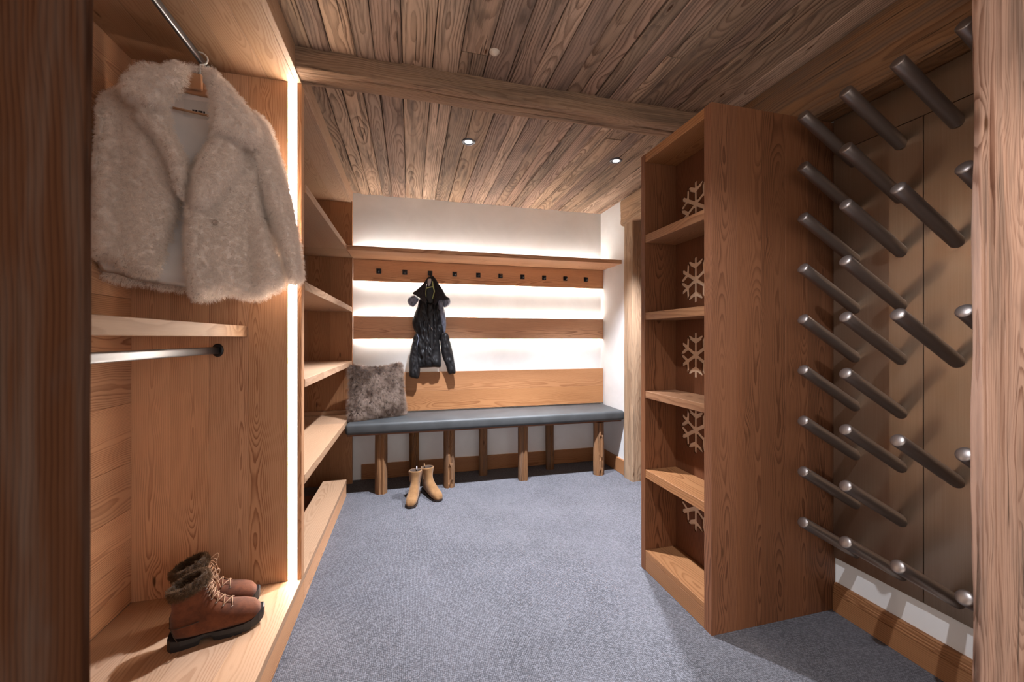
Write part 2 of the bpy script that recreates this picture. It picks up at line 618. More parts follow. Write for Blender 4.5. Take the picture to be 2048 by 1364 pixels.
def fur(src_objs, parent, name, count, length, curl, radius, mat, droop=0.5, lay=(0, 0, -1), npts=5, keep=None, turns=1.0, lift=1.0):
    """Hair strands rooted on the surface of the given objects, as one curves object of kind stuff."""
    tri_p, tri_n = [], []
    for o in src_objs:
        me = o.data
        me.calc_loop_triangles()
        mw = np.array(o.matrix_basis)
        co = np.empty(len(me.vertices) * 3)
        me.vertices.foreach_get('co', co)
        co = co.reshape(-1, 3) @ mw[:3, :3].T + mw[:3, 3]
        vn = np.empty(len(me.vertices) * 3)
        me.vertices.foreach_get('normal', vn)
        vn = vn.reshape(-1, 3) @ mw[:3, :3].T
        ti = np.empty(len(me.loop_triangles) * 3, int)
        me.loop_triangles.foreach_get('vertices', ti)
        ti = ti.reshape(-1, 3)
        tri_p.append(co[ti])
        tri_n.append(vn[ti])
    T = np.vstack(tri_p)
    Nn = np.vstack(tri_n)
    if keep is not None:
        k = keep(T.mean(1), Nn.mean(1))
        T, Nn = T[k], Nn[k]
    ar = np.linalg.norm(np.cross(T[:, 1] - T[:, 0], T[:, 2] - T[:, 0]), axis=1)
    ch = rng.choice(len(T), count, p=ar / ar.sum())
    r1, r2 = np.sqrt(rng.random(count)), rng.random(count)
    w = np.stack([1 - r1, r1 * (1 - r2), r1 * r2], 1)[:, :, None]
    p0 = (T[ch] * w).sum(1)
    nn = (Nn[ch] * w).sum(1)
    nn /= np.maximum(np.linalg.norm(nn, axis=1), 1e-6)[:, None]
    # neighbouring strands lean together (tufts)
    cell = np.floor(p0 / 0.011).astype(int)
    hsh = (cell @ np.array([73856093, 19349663, 83492791])) % 9973
    trng = np.random.default_rng(5).normal(size=(9973, 3))
    d = nn * lift + trng[hsh] * 0.55 + rng.normal(size=(count, 3)) * 0.18 + np.array(lay) * droop
    d /= np.linalg.norm(d, axis=1)[:, None]
    ax = np.cross(d, rng.normal(size=(count, 3)))
    ax /= np.maximum(np.linalg.norm(ax, axis=1), 1e-6)[:, None]
    bx = np.cross(d, ax)
    Ls = length * (0.65 + 0.6 * rng.random(count))
    ph = trng[hsh][:, 0] * 4 + rng.normal(size=count) * 0.5
    out = np.empty((count, npts, 3), np.float32)
    for k in range(npts):
        t = k / (npts - 1)
        ang = ph + turns * 2 * PI * t
        off = (ax * np.cos(ang)[:, None] + bx * np.sin(ang)[:, None] - ax * np.cos(ph)[:, None] - bx * np.sin(ph)[:, None]) * curl * t
        out[:, k] = p0 + d * (Ls * t)[:, None] * 1.0 + off + np.array(lay) * droop * (Ls * t * t * 0.5)[:, None]
    hc = bpy.data.hair_curves.new(name)
    hc.add_curves([npts] * count)
    hc.points.foreach_set('position', out.ravel())
    rad = np.tile(np.linspace(1, 0.25, npts) * radius, count).astype(np.float32)
    at = hc.attributes.get('radius') or hc.attributes.new('radius', 'FLOAT', 'POINT')
    at.data.foreach_set('value', rad)
    hc.materials.append(mat)
    o = bpy.data.objects.new(name, hc)
    COL.objects.link(o)
    o.parent = parent
    o['kind'] = 'stuff'
    return o


# picture ray helper, used once to find real positions of garments on their own hanging planes
FPX, VY = 796.4, 677.0
FWD = np.array([math.sin(TH), math.cos(TH), 0])
RGT = np.array([math.cos(TH), -math.sin(TH), 0])


def on_plane(px, py, P0, nrm):
    d = FWD + RGT * (px - 1024) / FPX + np.array([0, 0, 1.0]) * (VY - py) / FPX
    c = np.array([0, 0, CAM_H])
    return c + d * (((np.array(P0) - c) @ nrm) / (d @ nrm))


# ------------------------------------------------------------------ room shell
XL, XR, YF, YN = -1.13, 1.83, 3.60, 0.707
struct('floor', (XL - 0.3, -2.2, -0.06), (2.6, YF + 0.1, 0.0), M['carpet'], label='grey blue ribbed carpet')
struct('wall_far', (XL - 0.1, YF, 0), (XR + 0.9, YF + 0.1, 2.55), M['plaster'], label='white plaster wall behind the bench')
struct('wall_left', (XL - 0.1, 0.70, 0), (XL, YF, 2.55), M['plaster'], label='wall behind the built-in wardrobe')
wr = struct('wall_right', (XR, YN, 0), (XR + 0.12, 1.90, 2.55), M['plaster'], label='white plaster wall carrying the peg rack')
struct('wall_right_rear', (XR, 3.08, 0), (XR + 0.12, YF, 2.55), M['plaster'], label='short white plaster wall beside the old doorway')
struct('wall_right_upper', (XR + 0.005, 1.90, 2.36), (XR + 0.12, 3.08, 2.55), M['plaster'], label='plaster above the old doorway')
# front wall (the camera looks in through its doorway) and the hall behind the camera
struct('wall_front', (XL - 0.3, 0.712, 0), (-0.62, 0.735, 2.55), M['plaster'], label='wall left of the entrance')
struct('wall_front_right', (1.70, 0.712, 0), (XR + 0.1, 0.730, 2.55), M['plaster'], label='wall right of the entrance')
# ceiling: a dark backing with old planks under it
ceil = struct('ceiling', (XL - 0.4, -2.2, CEIL + 0.022), (2.6, YF + 0.1, CEIL + 0.08), M['hole'], label='ceiling of weathered reclaimed planks')
x = -0.50
i = 0
cc = np.array(ceil.location)
while x < XR + 0.02:
    w = random.uniform(0.070, 0.145)
    # planks butt somewhere along the room
    cut = random.choice([None, None, random.uniform(1.0, 2.9)])
    spans = [(-2.0, YF)] if cut is None else [(-2.0, cut), (cut, YF)]
    for (ya, yb) in spans:
        n = max(2, int((yb - ya) / 0.12))
        th, zo = 0.022, random.uniform(-0.003, 0.003)
        V, Fc = [], []
        xm, ym = x + w / 2, (ya + yb) / 2
        for j in range(n + 1):
            yy = ya + 0.0012 + (yb - ya - 0.0024) * j / n
            a = -w / 2 + 0.0016 + 0.0026 * mnoise.noise(Vector((yy * 3, x * 9, 1)))
            b = w / 2 - 0.0016 + 0.0026 * mnoise.noise(Vector((yy * 3, x * 9, 5)))
            zc = zo + 0.002 * mnoise.noise(Vector((yy * 2, x * 5, 9)))
            for (px_, pz) in ((a, th), (a, 0.003 + zc), (a + 0.003, zc), (0, zc + 0.0012 * mnoise.noise(Vector((yy * 6, x, 2)))), (b - 0.003, zc), (b, 0.003 + zc), (b, th)):
                V.append((px_, yy - ym, pz))
        for j in range(n):
            for k in range(6):
                a = j * 7 + k
                Fc.append((a, a + 7, a + 8, a + 1))
        for s_ in (0, n * 7):
            Fc.append(tuple(range(s_, s_ + 7)))
        link('ceiling_plank', mesh('ceiling_plank', V, Fc), ceil, (xm - cc[0], ym - cc[1], CEIL - cc[2]), wmat('old', 'y'))
    x += w
    i += 1
# ceiling beam across the room, boxed beam over the peg wall
o = rough_beam('trim_1', 2.42, 0.125, 0.105, 'x', wmat('beam', 'x'), None, (0.74, 1.915, CEIL - 0.035), 0.009, 3, 0.015, 18, 0.004,
               cracks=((0, 0.35, 0.0, 0.62, 0.016), (0, 0.5, 0.66, 0.97, 0.035), (3, 0.5, 0.1, 0.9, 0.010), (0, 0.75, 0.2, 0.8, 0.008)))
tag(o, 'rough dark old beam crossing the plank ceiling', kind='structure')
o = rough_beam('trim_2', 1.25, 0.13, 0.27, 'y', wmat('leg', 'y'), None, (XR - 0.065, 1.36, 2.295), 0.004, 9, 0.03, 8, 0.002)
tag(o, 'dark beam along the top of the peg wall', kind='structure')
# skirting boards
struct('baseboard_far', (-0.40, 3.584, 0), (XR - 0.001, 3.60, 0.13), wmat('mid', 'x'), 0.003, label='wooden skirting board under the bench')
struct('baseboard_right_rear', (1.812, 3.125, 0), (XR, 3.583, 0.13), wmat('mid', 'y'), 0.003, label='short wooden skirting board beside the doorway')
# grooved skirting under the peg rack
prof = [(0.0, 0.0), (-0.022, 0.0), (-0.022, 0.078)]
zz = 0.078
for k in range(4):
    prof += [(-0.017, zz + 0.001), (-0.017, zz + 0.003), (-0.021 + 0.002 * k, zz + 0.0045), (-0.021 + 0.002 * k, zz + 0.0095)]
    zz += 0.0105
prof += [(-0.010, 0.122), (0.0, 0.122)]
V, Fc = [], []
y0_, y1_ = 0.735, 1.352
for yy in (y0_, y1_):
    for (px_, pz) in prof:
        V.append((px_, yy - (y0_ + y1_) / 2, pz))
m_ = len(prof)
for k in range(m_):
    a, b = k, (k + 1) % m_
    Fc.append((a, b, b + m_, a + m_))
Fc += [tuple(range(m_)), tuple(range(m_, 2 * m_))[::-1]]
o = link('baseboard_right', mesh('baseboard_right', V, Fc), None, (XR, (y0_ + y1_) / 2, 0), wmat('mid', 'y'))
tag(o, 'wooden skirting board with grooved top under the peg rack', kind='structure')

# entrance casing boards either side of the camera's view
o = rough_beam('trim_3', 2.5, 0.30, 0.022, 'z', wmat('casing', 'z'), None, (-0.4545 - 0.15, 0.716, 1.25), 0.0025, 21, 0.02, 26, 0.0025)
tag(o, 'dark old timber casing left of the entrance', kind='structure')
o = rough_beam('trim_4', 2.5, 0.30, 0.024, 'z', wmat('post', 'z'), None, (1.458 + 0.15, 0.717, 1.25), 0.006, 33, 0.0125, 34, 0.0065,
               cracks=((0, 0.12, 0.55, 0.98, 0.006), (0, 0.16, 0.62, 0.9, 0.006), (0, 0.07, 0.05, 0.5, 0.005), (0, 0.22, 0.1, 0.5, 0.004)))
tag(o, 'pale weathered timber casing right of the entrance', kind='structure')
o = rough_beam('trim_5', 2.5, 0.05, 0.10, 'x', wmat('casing', 'x'), None, (0.5, 0.70, 2.375), 0.003, 12, 0.05, 6, 0.002)
tag(o, 'timber over the entrance', kind='structure')

# old timber doorway in the right wall
door = struct('door_1', (XR + 0.085, 1.90, 0.004), (XR + 0.115, 2.975, 2.19), wmat('leg', 'z'), 0.002, label='door in old timber frame beyond the shelf unit')
dl = np.array(door.location)
rough_beam('door_jamb', 2.185, 0.15, 0.145, 'z', wmat('jamb', 'z'), door, tuple(np.array((XR + 0.045, 3.045, 1.0925)) - dl), 0.006, 41, 0.03, 10, 0.003)
rough_beam('door_jamb', 2.185, 0.15, 0.13, 'z', wmat('post', 'z'), door, tuple(np.array((XR + 0.045, 1.965, 1.0925)) - dl), 0.006, 43, 0.03, 10, 0.003)
rough_beam('door_lintel', 1.30, 0.17, 0.23, 'y', wmat('jamb', 'y'), door, tuple(np.array((XR + 0.045, 2.50, 2.30)) - dl), 0.008, 47, 0.03, 10, 0.003)
box('door_handle', (XR + 0.05, 2.03, 1.02), (XR + 0.085, 2.15, 1.04), M['black_metal'], door, 0.004)

# ------------------------------------------------------------------ wardrobe (near left)
CF = -0.468         # front plane of the left joinery
XB = -1.097
YD = 1.95           # divider face
wd = root('open_wardrobe', (-0.78, 1.35, 0), 'open larch wardrobe niche with hanging rails and upright light strip', 'wardrobe')
zz = 0.128
hts = [0.08, 0.112, 0.19, 0.19, 0.24, 0.2, 0.22, 0.2, 0.19, 0.24, 0.18, 0.168]
for h_ in hts:
    z1 = min(zz + h_, 2.36)
    box('back_board', (XB - 0.02, 0.736, zz + 0.0005), (XB, YD + 0.02, z1 - 0.0005), wmat('larch', 'y'), wd, 0.0008)
    zz = z1
    if zz >= 2.36:
        break
for xa, xb in zip((XB, -0.963, -0.824, -0.676), (-0.963, -0.824, -0.676, -0.522)):
    box('divider_board', (xa + 0.0003, YD, 0.128), (xb - 0.0003, YD + 0.018, 2.335), wmat('larch', 'z'), wd, 0.0004)
# upright light strip set between the divider boards and the front post
box('front_post', (-0.486, YD, 0.128), (CF, YD + 0.045, 2.335), wmat('larch', 'z'), wd, 0.001)
box('light_strip', (-0.5205, YD + 0.004, 0.130), (-0.4875, YD + 0.012, 2.334), M['led_post'], wd, 0)
box('strip_channel', (-0.5215, YD + 0.012, 0.128), (-0.4865, YD + 0.018, 2.335), M['trim_metal'], wd, 0)
# base: boards of the floor of the niche, and its riser
for xa, xb in zip((XB, -0.93, -0.76, -0.60), (-0.93, -0.76, -0.60, CF)):
    box('base_board', (xa + 0.0004, 0.736, 0.098), (xb - 0.0004, YD + 0.045, 0.128), wmat('spruce', 'y'), wd, 0.0006)
box('base_riser', (CF - 0.02, 0.736, 0.0), (CF - 0.001, YD + 0.045, 0.0975), wmat('larch', 'y'), wd, 0.001)
# ceiling of the niche and fascia
for xa, xb in zip((XB, -0.95, -0.82, -0.71, -0.60), (-0.95, -0.82, -0.71, -0.60, CF - 0.022)):
    box('top_board', (xa + 0.0006, 0.736, 2.335), (xb - 0.0006, YD + 0.045, 2.36), wmat('spruce', 'y'), wd, 0.0008)
box('fascia', (CF - 0.022, 0.736, 2.335), (CF, YD + 0.045, CEIL + 0.004), wmat('spruce', 'y'), wd, 0.001)
# mid shelf
box('shelf', (XB, 0.736, 1.208), (-0.68, YD - 0.0005, 1.254), wmat('spruce', 'y'), wd, 0.0015)


def rail(z):
    n = 10
    r_ = link('hanging_rail', None, wd)
    COL.objects.unlink(r_)
    bpy.data.objects.remove(r_)
    pts = [(-0.79 - wd.location[0], yy - wd.location[1], z) for yy in np.linspace(0.737, YD - 0.004, n)]
    V, Fc = [], []
    sec = []
    for k in range(16):
        a = 2 * PI * k / 16
        ca, sa = math.cos(a), math.sin(a)
        sec.append((0.0075 * math.copysign(abs(ca) ** 0.6, ca), 0.015 * math.copysign(abs(sa) ** 0.6, sa)))
    for p in pts:
        for (a, b) in sec:
            V.append((p[0] + a, p[1], p[2] + b))
    for j in range(n - 1):
        for k in range(16):
            a, b = j * 16 + k, j * 16 + (k + 1) % 16
            Fc.append((a, b, b + 16, a + 16))
    Fc += [tuple(range(16))[::-1], tuple(range((n - 1) * 16, n * 16))]
    o = link('hanging_rail', mesh('hanging_rail', V, Fc, True), wd, (0, 0, 0), M['rail'])
    V, Fc = lathe([(0.0, 0.0), (0.021, 0.0), (0.021, 0.006), (0.017, 0.009), (0.0, 0.009)], 20)
    V = [(a + 0.0, -c, b * 1.35) for a, b, c in V]
    link('rail_bracket', mesh('rail_bracket', V, Fc), o, (-0.79 - wd.location[0], YD - wd.location[1] - 0.0005, z), M['black_metal'])


rail(1.150)
rail(2.285)

# ------------------------------------------------------------------ shelving (far left)
YE = 3.515
sh = root('shelving_bay', (-0.78, 2.75, 0), 'tall larch shelving bay between the wardrobe and the bench', 'shelves')
for xa, xb in zip((XB, -0.95, -0.80, -0.63), (-0.95, -0.80, -0.63, -0.462)):
    box('end_board', (xa + 0.0003, YE, 0.0), (xb - 0.0003, YE + 0.03, 2.335), wmat('mid', 'z'), sh, 0.0004)
box('side_panel', (XB, YD + 0.019, 0.128), (-0.4865, YD + 0.044, 2.335), wmat('larch', 'z'), wd, 0.0005)
zz = 0.0
for h_ in (0.24, 0.2, 0.22, 0.2, 0.24, 0.2, 0.22, 0.2, 0.22, 0.2, 0.22):
    z1 = min(zz + h_, 2.335)
    box('back_board', (XB - 0.02, YD + 0.046, zz), (XB, YE + 0.03, z1 - 0.001), wmat('larch', 'y'), sh, 0.0008)
    zz = z1
for za, zb, xf, name in ((1.866, 1.904, CF + 0.008, 'shelf'), (1.421, 1.461, CF + 0.004, 'shelf'), (0.977, 1.016, CF + 0.004, 'shelf'), (0.535, 0.579, CF + 0.002, 'shelf')):
    ye = 3.19 if za > 1.8 else (3.13 if za < 0.6 else YE - 0.0005)
    s_ = box(name, (XB, YD + 0.0455, za), (xf, ye, zb), wmat('spruce', 'y'), sh, 0.0015)
    if za < 0.6:
        box('shelf_infill', (XB, 3.1305, za), (-0.4645, YE - 0.0005, zb), wmat('spruce', 'y'), sh, 0.0015)
    if za > 1.8:
        box('shelf_infill', (XB, 3.1905, za), (-0.4645, YE - 0.0005, zb - 0.003), wmat('spruce', 'x'), sh, 0.0015)
box('cleat', (XB, YE - 0.03, 0.5795), (-0.470, YE - 0.0005, 0.612), wmat('spruce', 'x'), sh, 0.0015)
box('base_board', (-0.633, YD + 0.0455, 0.095), (CF, 3.245, 0.128), wmat('spruce', 'y'), sh, 0.0015)
box('base_riser', (CF - 0.02, YD + 0.0455, 0.0), (CF - 0.001, 3.243, 0.0945), wmat('larch', 'y'), sh, 0.0015)
box('base_floor', (XB, YD + 0.0455, 0.0), (-0.633, 3.245, 0.03), wmat('deep', 'y'), sh, 0.001)
for xa, xb in zip((XB, -0.92, -0.75, -0.60), (-0.92, -0.75, -0.60, CF - 0.022)):
    box('top_board', (xa + 0.0006, YD + 0.0455, 2.325), (xb - 0.0006, YF - 0.001, 2.35), wmat('spruce', 'y'), sh, 0.0008)
box('fascia', (CF - 0.022, YD + 0.0455, 2.325), (CF, YF - 0.001, CEIL + 0.004), wmat('spruce', 'y'), sh, 0.001)

# ------------------------------------------------------------------ far wall joinery
BX0, BX1 = -0.460, XR - 0.002
BF, BB = 3.548, 3.568      # board front and back faces
ws = box('wall_shelf', (BX0, 3.195, 1.866), (BX1, 3.585, 1.9), wmat('larch', 'x'), None, 0.0015)
tag(ws, 'long wooden shelf running across the far wall above the hooks', 'shelf')
box('light_strip', (BX0 + 0.02, 3.560, 1.9002), (BX1 - 0.01, 3.575, 1.904), M['led_shelf'], ws, 0)


def led_rail(parent, z, face):
    lo = (BX0 + 0.02, BB + 0.0005, z - 0.006)
    hi = (BX1 - 0.01, BB + 0.010, z + 0.006)
    return box('light_strip', lo, hi, M['led'], parent, 0)


hb = root('hook_board', (0.69, BF, 1.685), 'horizontal larch board with ten black coat hooks under the wall shelf', 'coat rack')
box('board', (BX0, BF, 1.685), (BX1, BB, 1.8655), wmat('larch', 'x'), hb, 0.0015)
led_rail(hb, 1.700, -1)
for hx in (-0.255, -0.043, 0.170, 0.384, 0.595, 0.800, 1.009, 1.219, 1.431, 1.643):
    hz = 1.769
    V, Fc = [], []
    pl = box('hook', (hx - 0.020, BF - 0.006, hz - 0.020), (hx + 0.020, BF - 0.0002, hz + 0.022), M['black_metal'], hb, 0.002)
    # the arm: out and up
    A = [(0, -0.003, -0.006), (0, -0.022, -0.010), (0, -0.034, -0.004), (0, -0.036, 0.010)]
    tube('hook_arm', A, [0.007, 0.007, 0.008, 0.010], M['black_metal'], pl, 8)
b2 = box('wall_board', (BX0, BF, 1.195), (BX1, BB, 1.389), wmat('larch', 'x'), None, 0.0015)
tag(b2, 'horizontal larch board lit from behind across the middle of the far wall', 'wall board')
led_rail(b2, 1.374, 1)
led_rail(b2, 1.210, -1)
b3 = root('wainscot_panel', (0.69, BF, 0.575), 'wide larch backrest board just above the grey bench cushion', 'backrest')
box('board', (BX0, BF, 0.575), (BX1, BB, 0.742), wmat('mid', 'x'), b3, 0.0008)
box('board', (BX0, BF, 0.7425), (BX1, BB, 0.908), wmat('mid', 'x'), b3, 0.0008)

# bench
bn = root('bench', (0.69, 3.35, 0), 'long grey leather bench on round timber stumps under the hooks', 'bench')


def cushion(x0, x1, y0, y1, z0, z1, r=0.022):
    bm = bmesh.new()
    bmesh.ops.create_cube(bm, size=1.0)
    for v in bm.verts:
        v.co.x *= (x1 - x0)
        v.co.y *= (y1 - y0)
        v.co.z *= (z1 - z0)
    bmesh.ops.bevel(bm, geom=list(bm.edges), offset=r, segments=4, affect='EDGES', profile=0.5)
    me = bpy.data.meshes.new('cushion')
    bm.to_mesh(me)
    bm.free()
    me.polygons.foreach_set('use_smooth', [True] * len(me.polygons))
    return link('cushion', me, bn, ((x0 + x1) / 2 - 0.69, (y0 + y1) / 2 - 3.35, (z0 + z1) / 2), M['leather'])


cushion(-0.462, XR - 0.003, 3.135, 3.547, 0.484, 0.566)
box('bench_plank', (-0.455, 3.20, 0.462), (XR - 0.003, 3.583, 0.4838), wmat('deep', 'x'), bn, 0.002)
for k, (lx, ly, d_) in enumerate(((-0.216, 3.255, 0.090), (0.035, 3.47, 0.078), (0.308, 3.255, 0.088), (0.625, 3.47, 0.076), (0.932, 3.262, 0.088), (1.249, 3.475, 0.078), (1.616, 3.225, 0.095))):
    n, V, Fc = 20, [], []
    for j in range(15):
        z_ = 0.4615 * j / 14
        for a in range(n):
            t = 2 * PI * a / n
            rr = d_ / 2 * (1 + 0.10 * mnoise.noise(Vector((math.cos(t) * 1.5 + k * 5, math.sin(t) * 1.5, z_ * 3)))
                           + 0.05 * mnoise.noise(Vector((math.cos(t) * 7 + k * 3, math.sin(t) * 7, z_ * 2))))
            rr *= 1 + 0.05 * math.cos(4 * t + k) + 0.035 * mnoise.noise(Vector((t * 9 + k * 7, z_ * 5, k)))
            if a == 15 + (1 if mnoise.noise(Vector((z_ * 6, k, 2))) > 0.1 else 0):
                rr *= 0.74
            V.append((rr * math.cos(t), rr * math.sin(t), z_ - 0.231))
    for j in range(14):
        for a in range(n):
            p, q = j * n + a, j * n + (a + 1) % n
            Fc.append((p, q, q + n, p + n))
    Fc += [tuple(range(n))[::-1], tuple(range(14 * n, 15 * n))]
    link('leg', mesh('leg', V, Fc, False), bn, (lx - 0.69, ly - 3.35, 0.231), wmat('leg', 'z'))

# ------------------------------------------------------------------ shelf unit with snowflakes (right)
UX0, UX1, UY0, UY1, UZ = 1.178, 1.362, 1.356, 1.862, 2.155
un = root('snowflake_shelf_unit', (1.45, 1.61, 0), 'tall dark larch shelf unit with snowflake cut-outs in its back', 'shelves')
for k, (xa, xb) in enumerate(zip((UX0, 1.300, 1.425, 1.55, 1.675), (1.300, 1.425, 1.55, 1.675, XR - 0.002))):
    box('end_board', (xa + 0.0002, UY0, 0.0), (xb - 0.0002, UY0 + 0.042, UZ), wmat('deep', 'z'), un, 0.0003)
box('side_panel', (UX0, UY1 - 0.036, 0.0), (UX1 + 0.02, UY1, UZ), wmat('deep', 'z'), un, 0.0015)
ya, yb = UY0 + 0.0425, UY1 - 0.0365
for za, zb in ((2.112, 2.154), (1.694, 1.736), (1.295, 1.335), (0.892, 0.929), (0.480, 0.523)):
    box('shelf', (UX0 + 0.002, ya, za), (UX1 - 0.0005, yb, zb), wmat('mid', 'y'), un, 0.0015)
box('plinth_shelf', (UX0 + 0.002, ya, 0.080), (UX1 - 0.0005, yb, 0.106), wmat('mid', 'y'), un, 0.0015)
box('plinth', (UX0 + 0.002, ya, 0.0), (UX0 + 0.022, yb, 0.0795), wmat('mid', 'y'), un, 0.0015)


def snowflake(cy, cz, R=0.112, a=0.0100, br=0.068, bl=0.040):
    pts = []
    ca, sa = math.cos(PI / 3), math.sin(PI / 3)
    for k in range(6):
        th = PI / 2 - k * PI / 3     # clockwise
        # local frame: r along the arm, s to its left
        half = [(2 * a * math.cos(PI / 6), 2 * a * math.sin(PI / 6))]
        b0 = br
        # branch leaves the arm at 60 degrees, forward
        e = (b0 + bl * ca, bl * sa + a)
        off = (a * sa, -a * ca)
        half.append((b0 - a * 0.9, a))
        half.append((e[0] - off[0], e[1] - off[1]))
        half.append((e[0] + off[0] * 0.2 + a * ca, e[1] + a * sa))
        half.append((e[0] + off[0], e[1] + off[1]))
        half.append((b0 + a * 1.5, a))
        half.append((R - a * 0.4, a))
        left = half
        loc = [(r_, s_) for r_, s_ in left] + [(R + a * 0.3, 0)] + [(r_, -s_) for r_, s_ in reversed(left)][:-1]
        for r_, s_ in loc:
            pts.append((cy + r_ * math.cos(th) - s_ * math.sin(th), cz + r_ * math.sin(th) + s_ * math.cos(th)))
    return np.array(pts)


def pierced_panel(y0, y1, z0, z1, flakes, x0, x1):
    outer = [(y0, z0), (y1, z0), (y1, z1), (y0, z1)]
    pts = list(outer)
    edges = [(0, 1), (1, 2), (2, 3), (3, 0)]
    loops = [list(range(4))]
    for f_ in flakes:
        s_ = len(pts)
        pts += [tuple(p) for p in f_]
        n = len(f_)
        edges += [(s_ + i, s_ + (i + 1) % n) for i in range(n)]
        loops.append([s_ + i for i in range(n)])
    vs_, es_, fs_, ov, oe, of = delaunay_2d_cdt([Vector(p) for p in pts], edges, [], 1, 1e-7)
    P = np.array([tuple(v) for v in vs_])
    cen = np.array([P[list(f_)].mean(0) for f_ in fs_])
    ok = np.ones(len(fs_), bool)
    for f_ in flakes:
        ok &= ~inside(f_, cen)
    n = len(P)
    cy, cz = (y0 + y1) / 2, (z0 + z1) / 2
    V = [((x0 - x1) / 2, p[0] - cy, p[1] - cz) for p in P] + [((x1 - x0) / 2, p[0] - cy, p[1] - cz) for p in P]
    Fc = []
    cnt = {}
    for k, f_ in enumerate(fs_):
        if ok[k]:
            a, b, c = f_
            Fc += [(a, c, b), (a + n, b + n, c + n)]
            for e in ((a, b), (b, c), (c, a)):
                cnt.setdefault(tuple(sorted(e)), []).append(e)
    for k, e in cnt.items():
        if len(e) == 1:
            a, b = e[0]
            Fc.append((a, b, b + n, a + n))
    return V, Fc, ((x0 + x1) / 2, cy, cz)


flz = (1.864, 1.490, 1.118, 0.747, 0.362)
for (pa, pb), zc in zip(((1.736, 2.112), (1.335, 1.694), (0.929, 1.295), (0.523, 0.892), (0.106, 0.480)), flz):
    pass
V, Fc, c_ = pierced_panel(ya, yb, 0.0, UZ - 0.001, [snowflake(1.678, z_) for z_ in flz], UX1, UX1 + 0.007)
me = mesh('back_panel', V, Fc)
bm = bmesh.new()
bm.from_mesh(me)
bmesh.ops.recalc_face_normals(bm, faces=bm.faces)
bm.to_mesh(me)
bm.free()
link('back_panel', me, un, tuple(np.array(c_) - np.array(un.location)), wmat('dark', 'z'))

box('snowflake_inlay', (UX1 + 0.0072, ya, 0.1), (UX1 + 0.016, yb, UZ - 0.04), wmat('pale', 'z'), un, 0)

# ------------------------------------------------------------------ peg rack
rk = root('glove_and_boot_peg_rack', (1.80, 1.0, 0.24), 'brushed steel wall rack with rows of slanting grey metal pegs', 'peg rack')
PX = 1.803
box('steel_panel', (PX, 1.0295, 0.24), (PX + 0.012, 1.345, 2.008), M['steel'], rk, 0.001)
box('steel_panel', (PX, 0.745, 0.24), (PX + 0.012, 1.0275, 2.008), M['steel'], rk, 0.001)
box('steel_panel', (PX, 0.745, 2.010), (PX + 0.012, 1.345, 2.155), M['steel'], rk, 0.001)
box('backing', (PX + 0.0125, 0.75, 0.27), (XR - 0.0005, 1.342, 2.15), M['hole'], rk, 0)
# one peg: a round bar with domed end, leaning up
r_ = 0.0218
prof = [(r_, 0.0)] + [(r_, 0.322 * k / 6) for k in range(1, 6)] + [(r_, 0.322)]
prof += [(r_ * math.cos(t), 0.322 + 0.35 * r_ * math.sin(t)) for t in np.linspace(0.3, PI / 2 - 0.02, 6)]
V, Fc = lathe(prof, 24)
Fc.append(tuple(range(len(V) - 24, len(V))))
ang = math.atan2(0.28, 0.160)
Rm = Matrix.Rotation(-ang, 3, 'Y')
V = [tuple(Rm @ Vector(p)) for p in V]
peg_me = mesh('peg', V, Fc, True)
for py_, rows in ((1.259, range(9)), (1.098, range(9)), (0.938, (0, 2, 4, 6, 8)), (0.778, (0, 2, 4, 6, 8))):
    for k in rows:
        link('peg', peg_me, rk, (PX + 0.006 - rk.location[0], py_ - rk.location[1], 0.302 + 0.2042 * k - rk.location[2]), M['peg'])

# ------------------------------------------------------------------ ceiling fittings


def downlight(x, y, label):
    d = root('recessed_downlight', (x, y, CEIL), label, 'downlight', 'ceiling downlights')
    V, Fc = lathe([(0.042, 0.004), (0.042, -0.004), (0.038, -0.0065), (0.030, -0.006), (0.0235, -0.002)], 28)
    link('trim_ring', mesh('trim_ring', V, Fc, True), d, (0, 0, 0), M['trim_metal'])
    V, Fc = lathe([(0.0235, 0.0), (0.016, -0.0025), (0.0005, -0.003)], 24)
    link('lamp_face', mesh('lamp_face', V, Fc, True), d, (0, 0, -0.0035), M['lamp'])


downlight(*FAR_LAMPS[0], 'lit round downlight in the planks, the one further from the shelf unit')
downlight(*FAR_LAMPS[1], 'lit round downlight in the planks, beside the snowflake shelf unit')
downlight(*NEAR_LAMP, 'lit round downlight above the entrance side of the room')
downlight(*FILL_LAMP, 'added fill downlight, unseen behind the camera')
dt = root('ceiling_detector', (0.351, 1.672, CEIL), 'small pale round detector on the planks near the old beam', 'detector')
V, Fc = lathe([(0.017, 0.001), (0.017, -0.004), (0.013, -0.012), (0.006, -0.016), (0.0005, -0.0165)], 20)
link('cap', mesh('cap', V, Fc, True), dt, (0, 0, 0), M['plastic_white'])
V, Fc = lathe([(0.022, 0.002), (0.022, -0.003), (0.017, -0.004)], 20)
link('rosette', mesh('rosette', V, Fc, True), dt, (0, 0, 0), M['plastic_white'])
# ------------------------------------------------------------------ cloth, fur and leather materials


